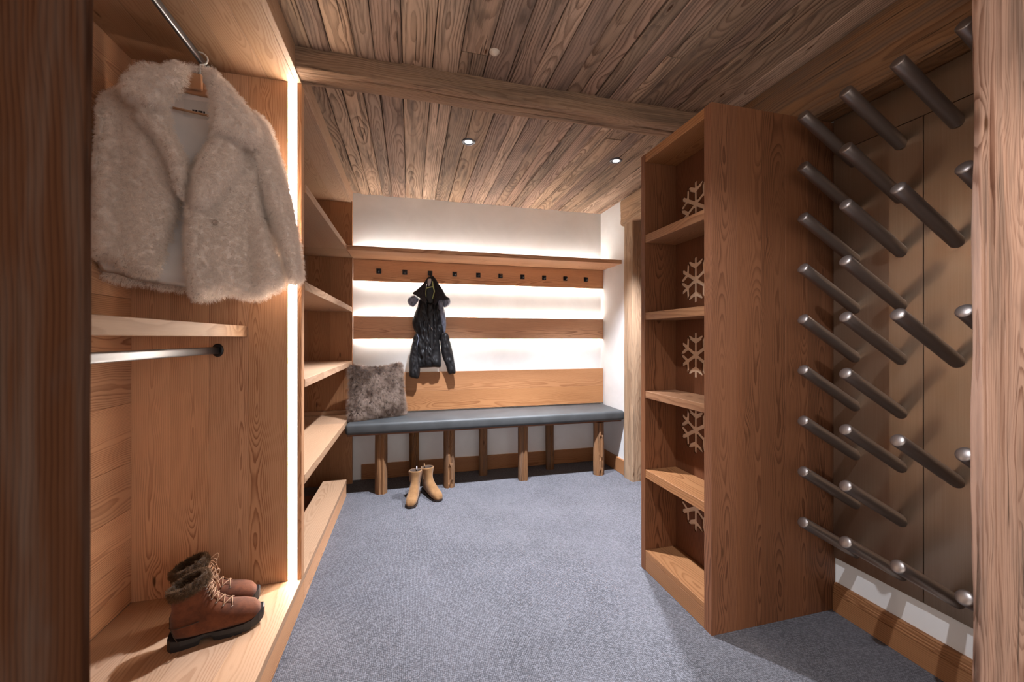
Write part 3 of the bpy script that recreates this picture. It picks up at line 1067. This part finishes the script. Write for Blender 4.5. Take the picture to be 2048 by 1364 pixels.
def hair_mat(name, c1, c2, rough=0.75, blotch=None, bscale=9.0):
    s = NT(name)
    hi = s.n('ShaderNodeHairInfo')
    c = s.mix(hi.outputs['Random'], c1, c2)
    if blotch:
        f, _ = s.noise(s.coords(), bscale, 3.0, 0.6)
        c = s.mix(s.smooth(f, 0.40, 0.62), c, s.mix(1.0, c, blotch, 'MULTIPLY'))
        c = s.mix(s.smooth(hi.outputs['Intercept'], 0.45, 1.0, 0.0, 0.35), c, (0.42, 0.35, 0.29))
    s.base(c)
    s.set(Roughness=rough)
    s.b.inputs['Specular IOR Level'].default_value = 0.15
    return s.m


M['teddy'] = plain('teddy_backing', (0.80, 0.69, 0.61), 0.95, spec=0.05, nscale=60, namt=0.12)
M['teddy_hair'] = hair_mat('teddy_pile', (0.93, 0.79, 0.69), (0.99, 0.91, 0.83))
M['lining'] = plain('satin_lining', (0.86, 0.83, 0.81), 0.5, nscale=4, namt=0.05)
M['label_cloth'] = plain('woven_label', (0.74, 0.73, 0.72), 0.7)
M['label_ink'] = plain('label_ink', (0.02, 0.02, 0.025), 0.7)
M['hanger_wood'] = plain('hanger_wood', (0.56, 0.31, 0.17), 0.5)
M['wire'] = plain('bright_wire', (0.85, 0.84, 0.80), 0.35, 0.4)
M['button'] = plain('beige_button', (0.42, 0.33, 0.27), 0.35)
M['jacket'] = plain('black_shell_cloth', (0.009, 0.0085, 0.0095), 0.5, spec=0.35, nscale=35, namt=0.25, bump=0.15)
M['jacket_grey'] = plain('charcoal_knit', (0.026, 0.022, 0.023), 0.85, spec=0.2, nscale=90, namt=0.3)
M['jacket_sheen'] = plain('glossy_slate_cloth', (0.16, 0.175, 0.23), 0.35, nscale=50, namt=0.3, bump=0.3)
M['lime'] = plain('lime_tape', (0.50, 0.53, 0.20), 0.7)
M['zip'] = plain('dark_zip', (0.05, 0.055, 0.06), 0.35, 0.5)
M['tag_grey'] = plain('pale_tag', (0.50, 0.45, 0.45), 0.7)
M['pillow_cloth'] = plain('dark_pillow_backing', (0.035, 0.03, 0.032), 0.9)
M['pillow_hair'] = hair_mat('grey_brown_pile', (0.28, 0.195, 0.15), (0.48, 0.36, 0.29), 0.6, (0.32, 0.25, 0.21), 9.0)
M['cuff_hair'] = hair_mat('brown_pile', (0.085, 0.046, 0.022), (0.17, 0.10, 0.055), 0.8)
M['cuff'] = plain('cuff_backing', (0.05, 0.032, 0.02), 0.95)


def suede(name, a, b, scale, bump=0.25):
    s = NT(name)
    f, _ = s.noise(s.coords(), scale, 5.0, 0.65)
    g, _ = s.noise(s.coords(), scale * 30, 2.0, 0.6)
    s.base(s.mix(s.math('ADD', s.smooth(f, 0.3, 0.7, 0.0, 0.8), s.math('MULTIPLY', s.math('SUBTRACT', g, 0.5), 0.4), clamp=True), a, b))
    s.set(Roughness=0.85)
    s.b.inputs['Specular IOR Level'].default_value = 0.2
    s.b.inputs['Sheen Weight'].default_value = 0.15
    s.bump(s.math('ADD', f, s.math('MULTIPLY', g, 0.3)), bump, 0.004)
    return s.m


M['brown_leather'] = suede('rust_nubuck', (0.07, 0.021, 0.009), (0.18, 0.056, 0.022), 14)
M['tan_suede'] = suede('tan_suede', (0.19, 0.095, 0.036), (0.285, 0.15, 0.062), 16, 0.12)
M['rubber'] = plain('black_rubber', (0.014, 0.014, 0.016), 0.5)
M['dark_rubber'] = plain('brown_rubber', (0.03, 0.016, 0.01), 0.6)
M['lace'] = plain('tan_lace', (0.38, 0.22, 0.13), 0.8)
M['eyelet'] = plain('eyelet_metal', (0.45, 0.43, 0.42), 0.3, 1.0)
M['boot_inside'] = plain('boot_lining', (0.05, 0.03, 0.02), 0.95)

# ------------------------------------------------------------------ teddy coat on its hanger
A_ = math.radians(12)
P0 = np.array((-0.79, 1.80, 0.0))
EX = np.array((math.cos(A_), math.sin(A_), 0))
NV = np.array((math.sin(A_), -math.cos(A_), 0))


def hung(pts, P0, EX, NV, z0, dep, Z=None):
    """Outline points measured off the photograph -> metres on the garment's own hanging plane, `dep` in front (-) of it."""
    out = []
    for (a, b) in pts:
        if Z:
            a, b = Z[0] + a / Z[2], Z[1] + b / Z[2]
        p = on_plane(a, b, P0 - NV * dep, NV)
        out.append((float((p - P0) @ EX), float(p[2] - z0)))
    return out


CZ = (160, 80, 2.4355)
coat = root('teddy_fur_coat', tuple(P0[:2]) + (1.33,), 'cream teddy fur coat with wide collar hanging open in the wardrobe', 'coat', rotz=A_)


def cp(pts, dep):
    return [(max(a, -0.288 - 0.012 * math.sin(b * 7)), b) for a, b in hung(pts, P0, EX, NV, 1.33, dep, CZ)]


def wav(fr, am, ph=0.0):
    return lambda a, b: am * math.sin(fr * a + ph + 2.0 * b) + 0.5 * am * math.sin(2.3 * fr * a + 1.3 + ph)


def crumple(amp, f=26.0, seed=0.0):
    return lambda a, b: amp * (mnoise.noise(Vector((a * f * 1.6, b * f * 0.45, seed))) + 0.5 * mnoise.noise(Vector((a * f * 3.1 + b * f, b * f * 1.2, seed + 3))))


parts = {}
# back of the coat: seen inside below the opening
parts['back'] = puff_obj('back_panel', M['teddy'], coat, cp([(-20, 330), (120, 260), (300, 200), (500, 160), (640, 170), (760, 280), (880, 420), (940, 620), (985, 900), (1005, 1150),
                         (900, 1190), (700, 1215), (540, 1225), (420, 1215), (300, 1190), (200, 1185), (80, 1150), (-30, 1120), (-60, 700)], 0.045), 0.03, 0.012, 0.03, 0.05, 0.045)
lin = puff_obj('lining', M['lining'], coat, cp([(420, 260), (520, 225), (665, 250), (690, 480), (640, 700), (600, 900), (590, 1100), (570, 1200), (430, 1192), (290, 1172), (180, 1140), (60, 1100), (60, 900), (250, 600), (380, 400)], 0.018),
               0.02, 0.010, 0.008, 0.03, 0.018)
parts['fl'] = puff_obj('front_panel', M['teddy'], coat, cp([(200, 235), (300, 300), (400, 420), (450, 500), (505, 560), (525, 620), (512, 740), (480, 850), (442, 960), (408, 1060), (382, 1140), (345, 1155), (270, 1140), (180, 1095), (90, 1062), (0, 1045), (-90, 1030),
                          (-110, 800), (-70, 520), (0, 370), (80, 290)], -0.02), 0.018, 0.060, 0.030, 0.07, -0.02, wav(19, 0.017, 1.0))
parts['fr'] = puff_obj('front_panel', M['teddy'], coat, cp([(560, 612), (622, 520), (655, 420), (720, 330), (830, 350), (880, 430), (900, 600), (880, 740), (898, 880), (942, 1010), (985, 1120), (995, 1195), (945, 1230), (880, 1262), (800, 1258), (740, 1240), (660, 1262), (590, 1268), (545, 1240), (524, 1140), (520, 1000), (522, 880), (534, 760)], -0.025),
                       0.018, 0.055, 0.030, 0.06, -0.025, wav(24, 0.018, 0.4))
parts['sl'] = puff_obj('sleeve', M['teddy'], coat, cp([(820, 380), (870, 370), (925, 430), (968, 560), (1005, 680), (1042, 840), (1070, 1020), (1082, 1160), (1068, 1186), (1015, 1180), (990, 1080), (955, 950), (915, 840), (880, 740), (835, 620), (800, 500)], -0.015),
                       0.014, 0.065, 0.045, 0.05, -0.015)
parts['sl2'] = puff_obj('sleeve', M['teddy'], coat, cp([(60, 330), (110, 300), (150, 420), (120, 640), (60, 860), (-40, 1060), (-140, 1080), (-190, 980), (-120, 700), (-30, 440)], -0.03), 0.016, 0.06, 0.04, 0.05, -0.03)
parts['plk'] = puff_obj('placket', M['teddy'], coat, cp([(520, 780), (570, 800), (600, 840), (602, 960), (612, 1100), (625, 1240), (570, 1264), (542, 1240), (524, 1130), (518, 980), (522, 880)], -0.085), 0.012, 0.026, 0.02, 0.03, -0.082)
parts['ll'] = puff_obj('lapel', M['teddy'], coat, cp([(290, 345), (350, 345), (430, 352), (440, 425), (472, 495), (510, 565), (525, 635), (515, 720), (505, 790), (470, 720), (440, 620), (410, 540), (345, 450), (295, 395)], -0.10), 0.014, 0.034, 0.03, 0.03, -0.098)
parts['lr'] = puff_obj('lapel', M['teddy'], coat, cp([(648, 465), (690, 462), (745, 490), (778, 540), (772, 630), (730, 705), (660, 780), (600, 825), (560, 815), (545, 770), (560, 650), (602, 550)], -0.115), 0.014, 0.038, 0.03, 0.03, -0.112)
parts['cb'] = puff_obj('collar_stand', M['teddy'], coat, cp([(470, 150), (520, 128), (580, 130), (640, 150), (660, 210), (640, 250), (590, 165), (545, 160), (500, 200)], 0.012), 0.012, 0.02, 0.02, 0.03, 0.012)
parts['cl'] = puff_obj('collar', M['teddy'], coat, cp([(250, 165), (310, 125), (400, 135), (490, 112), (522, 145), (505, 205), (475, 250), (430, 290), (412, 335), (335, 338), (265, 300), (205, 255), (210, 215)], -0.135), 0.014, 0.045, 0.04, 0.035, -0.130)
parts['cr'] = puff_obj('collar', M['teddy'], coat, cp([(618, 150), (650, 145), (700, 200), (780, 285), (832, 370), (875, 455), (866, 505), (805, 508), (740, 490), (680, 470), (655, 470), (645, 400), (642, 300), (628, 220)], -0.145), 0.014, 0.045, 0.04, 0.035, -0.142)
fur([parts[k] for k in parts], coat, 'teddy_pile', 135000, 0.0165, 0.0036, 0.00042, M['teddy_hair'], droop=0.35, npts=6, turns=1.1,
    keep=lambda c, n: ~((n[:, 1] > 0.35) & (c[:, 0] < 0.30)))
# button, label with its dark line of print
bx_, bz_ = cp([(665, 897)], -0.07)[0]
V, Fc = lathe([(0.0003, -0.003), (0.009, -0.003), (0.011, 0.0), (0.008, 0.003), (0.006, 0.0015), (0.0003, 0.0015)], 18)
V = [(a + bx_, -c - 0.092, b + bz_) for a, b, c in V]
link('button', mesh('button', V, Fc, True), coat, (0, 0, 0), M['button'])
lx_, lz_ = cp([(560, 345)], 0.0)[0]
lab = puff_obj('label', M['label_cloth'], coat, cp([(505, 286), (650, 306), (650, 392), (502, 372)], 0.006), 0.02, 0.0008, 0.0008, 0.004, 0.0068, None, smooth_out=False)
lab.data.polygons.foreach_set('use_smooth', [False] * len(lab.data.polygons))
q = cp([(545, 350), (556, 352), (559, 352), (570, 354), (574, 355), (582, 356.5), (585, 357), (596, 359), (599, 359.5), (607, 361)], 0.0)
for k in range(0, 10, 2):
    (xa, za), (xb, zb) = q[k], q[k + 1]
    link('print', box_mesh('print', xb - xa, 0.0010, 0.0085, 0), lab, ((xa + xb) / 2, 0.0056, (za + zb) / 2 + 0.008), M['label_ink'])

hg = root('coat_hanger', tuple(P0[:2]) + (2.10,), 'pale wooden hanger with bright wire hook inside the teddy coat', 'hanger', rotz=A_)


def hp(pts, dep=0.0):
    return hung(pts, P0, EX, NV, 2.10, dep)


tube('hook', [(0.0, 0, 0.095), (0.0, 0, 0.165)] + [(0.024 * math.sin(t), 0.0, 0.189 - 0.024 * math.cos(t)) for t in np.linspace(0.25, 4.3, 16)], 0.0030, M['wire'], hg, 8)
tube('shoulder_bar', [(-0.21, -0.012, -0.035), (-0.13, -0.006, 0.02), (-0.05, 0, 0.055), (0, 0, 0.072), (0.05, 0, 0.055), (0.13, -0.006, 0.02), (0.21, -0.012, -0.035)],
     [0.012, 0.013, 0.015, 0.030, 0.015, 0.013, 0.012], M['hanger_wood'], hg, 10, flat=0.45)
n_ = hp([(388, 152), (388, 178)], -0.02)
box_ = link('neck_block', box_mesh('neck_block', 0.052, 0.016, 0.062, 0.004), hg, (n_[0][0] + 0.002, -0.028, (n_[0][1] + n_[1][1]) / 2), M['hanger_wood'])
d_ = hp([(346, 216), (418, 232)], -0.02)
tube('trouser_bar', [(d_[0][0], -0.022, d_[0][1]), (d_[1][0], -0.022, d_[1][1])], 0.0045, M['hanger_wood'], hg, 8)

# ------------------------------------------------------------------ black jacket on the third hook
JZ = (780, 520, 5.456)
JP = np.array((0.170, 3.490, 0.0))
JX, JN = np.array((1.0, 0, 0)), np.array((0, -1.0, 0))
jk = root('black_jacket', (0.170, 3.490, 0.86), 'black hooded jacket hanging from the third coat hook', 'jacket')


def jp(pts, dep=0.0):
    return hung(pts, JP, JX, JN, 0.86, dep, JZ)


def jpuff(name, mat, pts, dep, tf, tb, w, sp=0.012, fold=None, parent=None):
    return puff_obj(name, M[mat], parent or jk, jp(pts, dep), sp, tf, tb, w, dep, fold)


jpuff('body', 'jacket', [(330, 420), (300, 510), (262, 600), (243, 680), (262, 760), (292, 810), (262, 900), (262, 1010), (275, 1100), (288, 1172), (380, 1176), (480, 1170), (556, 1165), (556, 1060), (548, 950), (545, 860), (590, 800), (606, 700), (596, 580), (575, 490), (540, 430), (470, 470), (420, 460)], -0.015, 0.055, 0.025, 0.08, 0.008, crumple(0.024, 26, 1))
jpuff('sleeve', 'jacket', [(300, 790), (262, 830), (238, 920), (214, 1050), (208, 1180), (214, 1268), (262, 1288), (312, 1288), (330, 1190), (320, 1080), (318, 950), (330, 850)], -0.03, 0.035, 0.03, 0.05, 0.008, crumple(0.016, 30, 5))
jpuff('sleeve', 'jacket', [(545, 800), (600, 790), (632, 810), (655, 880), (680, 980), (702, 1110), (716, 1228), (680, 1242), (638, 1240), (606, 1140), (572, 1060), (550, 940)], -0.02, 0.035, 0.03, 0.05, 0.008, crumple(0.016, 30, 5))
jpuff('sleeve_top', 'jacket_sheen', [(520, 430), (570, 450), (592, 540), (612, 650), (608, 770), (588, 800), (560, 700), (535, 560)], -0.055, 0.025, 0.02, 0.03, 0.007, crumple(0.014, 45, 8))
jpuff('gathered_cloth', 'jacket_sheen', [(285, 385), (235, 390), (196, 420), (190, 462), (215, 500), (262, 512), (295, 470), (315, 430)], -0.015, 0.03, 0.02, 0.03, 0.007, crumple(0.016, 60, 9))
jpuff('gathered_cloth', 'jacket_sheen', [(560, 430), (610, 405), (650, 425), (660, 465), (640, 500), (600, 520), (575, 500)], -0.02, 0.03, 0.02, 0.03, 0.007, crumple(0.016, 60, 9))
jpuff('front_edge', 'jacket', [(405, 470), (440, 480), (470, 470), (480, 600), (482, 780), (470, 1000), (440, 1010), (425, 800), (420, 600)], -0.065, 0.012, 0.01, 0.02, 0.01)
hd = jpuff('hood', 'jacket_grey', [(425, 175), (400, 205), (365, 255), (300, 320), (248, 362), (290, 392), (330, 420), (370, 470), (400, 512), (400, 440), (388, 370), (395, 290), (410, 225)], -0.065, 0.022, 0.015, 0.03, 0.009)
jpuff('hood', 'jacket_grey', [(462, 172), (490, 195), (530, 255), (572, 320), (612, 390), (655, 425), (600, 440), (545, 440), (505, 480), (480, 520), (474, 440), (490, 360), (486, 280), (470, 215)], -0.068, 0.022, 0.015, 0.03, 0.009)
jpuff('neck_lining', 'jacket', [(415, 200), (450, 170), (478, 205), (492, 300), (492, 400), (475, 470), (440, 485), (405, 460), (388, 380), (398, 280)], -0.035, 0.006, 0.012, 0.02, 0.009)
tube('hanging_loop', [(0.0, -0.020, 0.850), (-0.004, 0.0, 0.905), (0.0, 0.003, 0.914), (0.004, 0.0, 0.905), (0.004, -0.022, 0.850)], 0.004, M['jacket'], jk, 6)
for pp in ([(396, 300), (388, 350), (392, 400)], [(398, 306), (430, 298), (466, 290)], [(464, 230), (470, 290), (484, 340)], [(484, 340), (474, 380), (464, 425)]):
    w_ = jp(pp, -0.06)
    tube('lime_trim', [(a, -0.052 - 0.006, b) for a, b in w_], 0.0042, M['lime'], jk, 6)
jpuff('neck_label', 'tag_grey', [(414, 212), (448, 206), (446, 250), (428, 284), (412, 270)], -0.045, 0.003, 0.003, 0.01, 0.009)
w_ = jp([(490, 500), (486, 580), (484, 660), (482, 700)], -0.085)
tube('zip_line', [(a, -0.083, b) for a, b in w_], 0.0024, M['zip'], jk, 6)
w_ = jp([(450, 735), (462, 765)], -0.085)
tube('toggle', [(a, -0.086, b) for a, b in w_], 0.0045, M['eyelet'], jk, 8)
w_ = jp([(300, 815), (312, 850), (300, 920), (288, 985)], -0.07)
tube('drawcord', [(a, -0.068, b) for a, b in w_], 0.003, M['jacket_sheen'], jk, 6)

# ------------------------------------------------------------------ fur pillow on the bench
pa = math.radians(24)
pl_ = root('fur_pillow', (-0.255, 3.36, 0.566), 'square grey brown fur pillow leaning in the bench corner', 'pillow', rotz=pa)
o_ = [(-0.215, 0.012), (-0.10, 0.004), (0.0, 0.006), (0.10, 0.004), (0.215, 0.012), (0.222, 0.10), (0.212, 0.22), (0.212, 0.33), (0.200, 0.428), (0.10, 0.412), (0.0, 0.405), (-0.10, 0.412), (-0.205, 0.425), (-0.210, 0.33), (-0.208, 0.22), (-0.222, 0.10)]
body = puff_obj('pillow_body', M['pillow_cloth'], pl_, o_, 0.02, 0.07, 0.06, 0.19, lambda a, b: 0.10 * (b - 0.2))
fur([body], pl_, 'pile', 42000, 0.026, 0.0035, 0.00042, M['pillow_hair'], droop=0.45, npts=5, turns=0.6, keep=lambda c, n: n[:, 1] < 0.25)

# ------------------------------------------------------------------ boots


def boot(name, label, cat, group, heel, toe, z, pairs, widths, mat, sole, rim, fancy=False, scale=1.0):
    d = np.array(toe) - np.array(heel)
    rz = math.atan2(d[1], d[0])
    r = root(name, (heel[0], heel[1], z), label, cat, group, rotz=rz)
    n = 22
    V, Fc = [], []

    def ring(t, b, w, k=1.0):
        t, b = np.array(t), np.array(b)
        c, a = (t + b) / 2, (t - b) / 2
        for i in range(n):
            an = 2 * PI * i / n
            ca, sa = math.cos(an), math.sin(an)
            e = 0.80
            u = math.copysign(abs(ca) ** e, ca) * k
            s_ = math.copysign(abs(sa) ** e, sa) * k
            p = c + a * u
            wr = 1 + 0.035 * mnoise.noise(Vector((p[0] * 40, s_ * 2, p[1] * 40)))
            V.append((p[0] * scale, s_ * w * wr * scale, p[1] * scale))
    for (t, b), w in zip(pairs, widths):
        ring(t, b, w)
    m_ = len(pairs)
    (t, b), w = pairs[-1], widths[-1]
    (t2, b2_) = pairs[-4]
    ring(t, b, w, 0.90)
    ring(((t[0] + t2[0]) / 2, (t[1] + t2[1]) / 2), ((b[0] + b2_[0]) / 2, (b[1] + b2_[1]) / 2), w, 0.86)
    ring(t2, b2_, widths[-4], 0.82)
    for j in range(m_ + 2):
        for i in range(n):
            a, b_ = j * n + i, j * n + (i + 1) % n
            Fc.append((a, b_, b_ + n, a + n))
    Fc.append(tuple(range(n))[::-1])
    Fc.append(tuple(range((m_ + 2) * n, (m_ + 3) * n)))
    me = mesh('upper', V, Fc, True)
    me.materials.append(M[mat])
    me.materials.append(M['boot_inside'])
    for p in me.polygons:
        if p.index >= (m_) * n and p.index < (m_ + 2) * n or p.index == len(me.polygons) - 1:
            p.material_index = 1
    up = link('upper', me, r)
    # sole: sections along the foot
    V, Fc = [], []
    for (x_, w, z0, z1) in sole:
        for (yy, zz_) in ((-w, z1), (-w * 1.0, (z0 + z1) / 2), (-w * 0.94, z0), (w * 0.94, z0), (w, (z0 + z1) / 2), (w, z1)):
            V.append((x_ * scale, yy * scale, zz_ * scale))
    k = 6
    for j in range(len(sole) - 1):
        for i in range(k):
            a, b_ = j * k + i, j * k + (i + 1) % k
            Fc.append((a, b_, b_ + k, a + k))
    Fc += [tuple(range(k))[::-1], tuple(range((len(sole) - 1) * k, len(sole) * k))]
    me = mesh('sole', V, Fc, False)
    bm = bmesh.new()
    bm.from_mesh(me)
    bmesh.ops.recalc_face_normals(bm, faces=bm.faces)
    bm.to_mesh(me)
    bm.free()
    link('sole', me, r, (0, 0, 0), M['rubber' if fancy else 'dark_rubber'])
    return r


bp = [((.283, .042), (.280, .028)), ((.276, .066), (.276, .022)), ((.258, .088), (.258, .02)), ((.225, .102), (.225, .02)), ((.19, .112), (.19, .02)), ((.163, .124), (.145, .02)), ((.142, .142), (.095, .02)), ((.128, .160), (.045, .022)),
      ((.120, .176), (.008, .034)), ((.116, .190), (-.002, .075)), ((.112, .203), (-.002, .115)), ((.110, .214), (.002, .145)), ((.108, .224), (.001, .168)), ((.107, .232), (0.0, .188))]
bw = [.014, .030, .043, .050, .050, .047, .043, .040, .040, .042, .045, .047, .048, .049]
bs = [(-.008, .022, .004, .046), (.004, .036, 0, .042), (.03, .040, 0, .036), (.065, .039, 0, .034), (.082, .038, .001, .034), (.090, .037, .016, .035), (.105, .037, .019, .035), (.120, .039, .017, .035), (.130, .042, .003, .034), (.15, .046, 0, .034),
      (.185, .052, 0, .034), (.188, .052, .004, .034), (.192, .052, .004, .035), (.195, .052, .001, .035), (.216, .052, .001, .036), (.219, .052, .006, .036), (.223, .052, .006, .036), (.226, .051, .003, .037), (.244, .048, .005, .040), (.247, .048, .010, .040), (.251, .046, .010, .042), (.254, .044, .008, .044),
      (.272, .034, .014, .056), (.285, .020, .022, .062), (.290, .010, .034, .060)]


BS = 0.95


def snow_boot(label, heel, toe, sd):
    r = boot('winter_boot', label, 'boot', 'brown lace-up winter boots', heel, toe, 0.128, bp, bw, 'brown_leather', bs, None, True, BS)
    S_ = lambda q: tuple(c * BS for c in q)
    # fur cuff: a fat ring about the shaft top
    (t, b), w = bp[-1], bw[-1]
    n1, n2 = 28, 10
    V, Fc = [], []
    t, b = np.array(t), np.array(b)
    c, a = (t + b) / 2, (t - b) / 2
    upv = np.array((-a[1], a[0]))
    upv = upv / np.linalg.norm(upv)
    if upv[1] < 0:
        upv = -upv
    for i in range(n1):
        an = 2 * PI * i / n1
        for j in range(n2):
            bn_ = 2 * PI * j / n2
            k = 1 + 0.10 * math.cos(bn_)
            e = 0.020 * math.sin(bn_)
            p = c + a * math.cos(an) * k + upv * (e + 0.004)
            V.append(S_((p[0], math.sin(an) * w * k, p[1])))
    for i in range(n1):
        for j in range(n2):
            p, q = i * n2 + j, i * n2 + (j + 1) % n2
            p2, q2 = ((i + 1) % n1) * n2 + j, ((i + 1) % n1) * n2 + (j + 1) % n2
            Fc.append((p, q, q2, p2))
    me = mesh('fur_cuff', V, Fc, True)
    bm = bmesh.new()
    bm.from_mesh(me)
    bmesh.ops.recalc_face_normals(bm, faces=bm.faces)
    bm.to_mesh(me)
    bm.free()
    cf = link('fur_cuff', me, r, (0, 0, 0), M['cuff'])
    fur([cf], r, 'cuff_pile', 6500, 0.009, 0.0012, 0.0004, M['cuff_hair'], droop=0.15, npts=4, turns=0.5)
    # tongue, laces and hooks
    line = [np.array(p[0]) * BS for p in bp[3:13]]
    tg = [(p[0] + 0.003, 0.0, p[1] + 0.003) for p in line[1:]]
    V, Fc = [], []
    for (x_, _, z_) in tg:
        for k in range(5):
            yy = -0.020 + 0.010 * k
            V.append((x_ - 0.10 * abs(yy) * 2, yy, z_ - 0.10 * abs(yy) * 2))
    for j in range(len(tg) - 1):
        for k in range(4):
            Fc.append((j * 5 + k, j * 5 + k + 1, j * 5 + k + 6, j * 5 + k + 5))
    me = mesh('tongue', V, Fc, True)
    o2 = link('tongue', me, r, (0, 0, 0), M['brown_leather'])
    md = o2.modifiers.new('thick', 'SOLIDIFY')
    md.thickness = 0.004
    rr = random.Random(sd)
    es = []
    for k, p in enumerate(line[1:9]):
        for s_ in (-1, 1):
            es.append((p[0] - 0.006, s_ * 0.030, p[1] - 0.004))
    esp, hv = [], []
    for (ex, ey, ez) in es:
        V, Fc = lathe([(0.0003, 0.003), (0.0025, 0.003), (0.0042, 0.0012), (0.0042, -0.002)], 10)
        link('eyelet', mesh('eyelet', [(a + ex + c * 0.4, b * 0.6 + ey + math.copysign(c, ey), c * 0.6 + ez + a * 0.2) for a, b, c in V], Fc, True), r, (0, 0, 0), M['eyelet'])
    for k in range(7):
        p, q = line[1 + k], line[2 + k]
        for s_ in (-1, 1):
            tube('lace', [(p[0] - 0.004, s_ * 0.030, p[1] - 0.002), ((p[0] + q[0]) / 2 + 0.007, 0.004 * s_, (p[1] + q[1]) / 2 + 0.008), (q[0] - 0.004, -s_ * 0.030, q[1] - 0.002)], 0.0019, M['lace'], r, 6)
    top = line[8]
    for s_ in (-1, 1):
        lp = [np.array((top[0], s_ * 0.004, top[1] + 0.006))]
        for k in range(1, 12):
            tt = k / 11
            lp.append(np.array((top[0] + 0.024 * math.sin(PI * tt) + 0.010 * tt, s_ * (0.006 + 0.020 * math.sin(PI * tt * 0.9)), top[1] + 0.006 + 0.026 * math.sin(PI * tt * 1.15) - 0.03 * tt)))
        lp = catmull(lp, 3, False)
        tube('lace', [tuple(p) for p in lp], 0.0018, M['lace'], r, 6)
        lp = [(top[0] + 0.004, s_ * 0.004, top[1] + 0.004), (top[0] + 0.016, s_ * 0.012, top[1] - 0.004), (top[0] + 0.026, s_ * 0.022, top[1] - 0.03), (top[0] + 0.030, s_ * 0.034, top[1] - 0.055)]
        tube('lace', [tuple(p) for p in catmull(lp, 4, False)], 0.0018, M['lace'], r, 6)
    # welt seams round the heel
    sm = [(-.001, -.026, .088), (.012, -.0405, .086), (.05, -.0445, .088), (.085, -.0445, .092)]
    tube('seam', [S_(p) for p in catmull(sm, 4, False)], 0.0016, M['boot_inside'], r, 5)
    sm = [(.004, -.034, .086), (.014, -.0405, .06), (.024, -.0410, .036)]
    tube('seam', [S_(p) for p in catmull(sm, 4, False)], 0.0014, M['boot_inside'], r, 5)
    return r


snow_boot('brown winter boot with fur cuff, nearer the wardrobe front, laces hanging', (-0.802, 1.630), (-0.545, 1.706), 1)
snow_boot('brown winter boot with fur cuff, half hidden behind its pair', (-0.857, 1.755), (-0.600, 1.831), 2)

sp = [((.250, .026), (.250, .014)), ((.243, .046), (.243, .010)), ((.218, .062), (.215, .009)), ((.185, .075), (.18, .010)), ((.155, .090), (.14, .014)), ((.130, .108), (.085, .024)), ((.114, .130), (.030, .032)), ((.106, .150), (.008, .055)),
      ((.103, .170), (.004, .095)), ((.102, .188), (.002, .135)), ((.101, .203), (0.0, .180)), ((.101, .212), (0.0, .204))]
sw = [.013, .028, .038, .041, .040, .037, .034, .033, .035, .039, .043, .045]
ss = [(.000, .022, 0, .040), (.010, .030, 0, .036), (.05, .032, 0, .032), (.060, .032, .001, .030), (.063, .032, .018, .028), (.09, .032, .014, .024), (.13, .036, .004, .016), (.17, .041, 0, .013), (.215, .040, .001, .012), (.243, .028, .003, .014), (.254, .012, .006, .018)]


def suede_boot(label, heel, toe, pull):
    r = boot('suede_ankle_boot', label, 'boot', 'tan suede ankle boots', heel, toe, 0.0, sp, sw, 'tan_suede', ss, None, False)
    # elastic side inserts and the pull tab
    for s_ in (-1, 1):
        V = [(.040, s_ * .0465, .200), (.066, s_ * .0475, .206), (.060, s_ * .0375, .120), (.050, s_ * .0365, .115)]
        me = mesh('elastic_gusset', V, [(0, 1, 2, 3) if s_ < 0 else (3, 2, 1, 0)])
        o2 = link('elastic_gusset', me, r, (0, 0, 0), M['lace'])
        md = o2.modifiers.new('thick', 'SOLIDIFY')
        md.thickness = 0.003
        md.offset = 0
    tube('pull_tab', [(-.002, 0, .190), (-.004, 0, .208), (.000, 0, .217), (.005, 0, .208), (.006, 0, .190)], 0.0050, M['tag_grey' if pull else 'tan_suede'], r, 6)
    return r


suede_boot('tan suede ankle boot with toe pointing to the room, left of its pair', (0.050, 3.140), (0.002, 2.905), True)
suede_boot('tan suede ankle boot turned outwards, right of its pair', (0.108, 3.195), (0.206, 2.980), False)
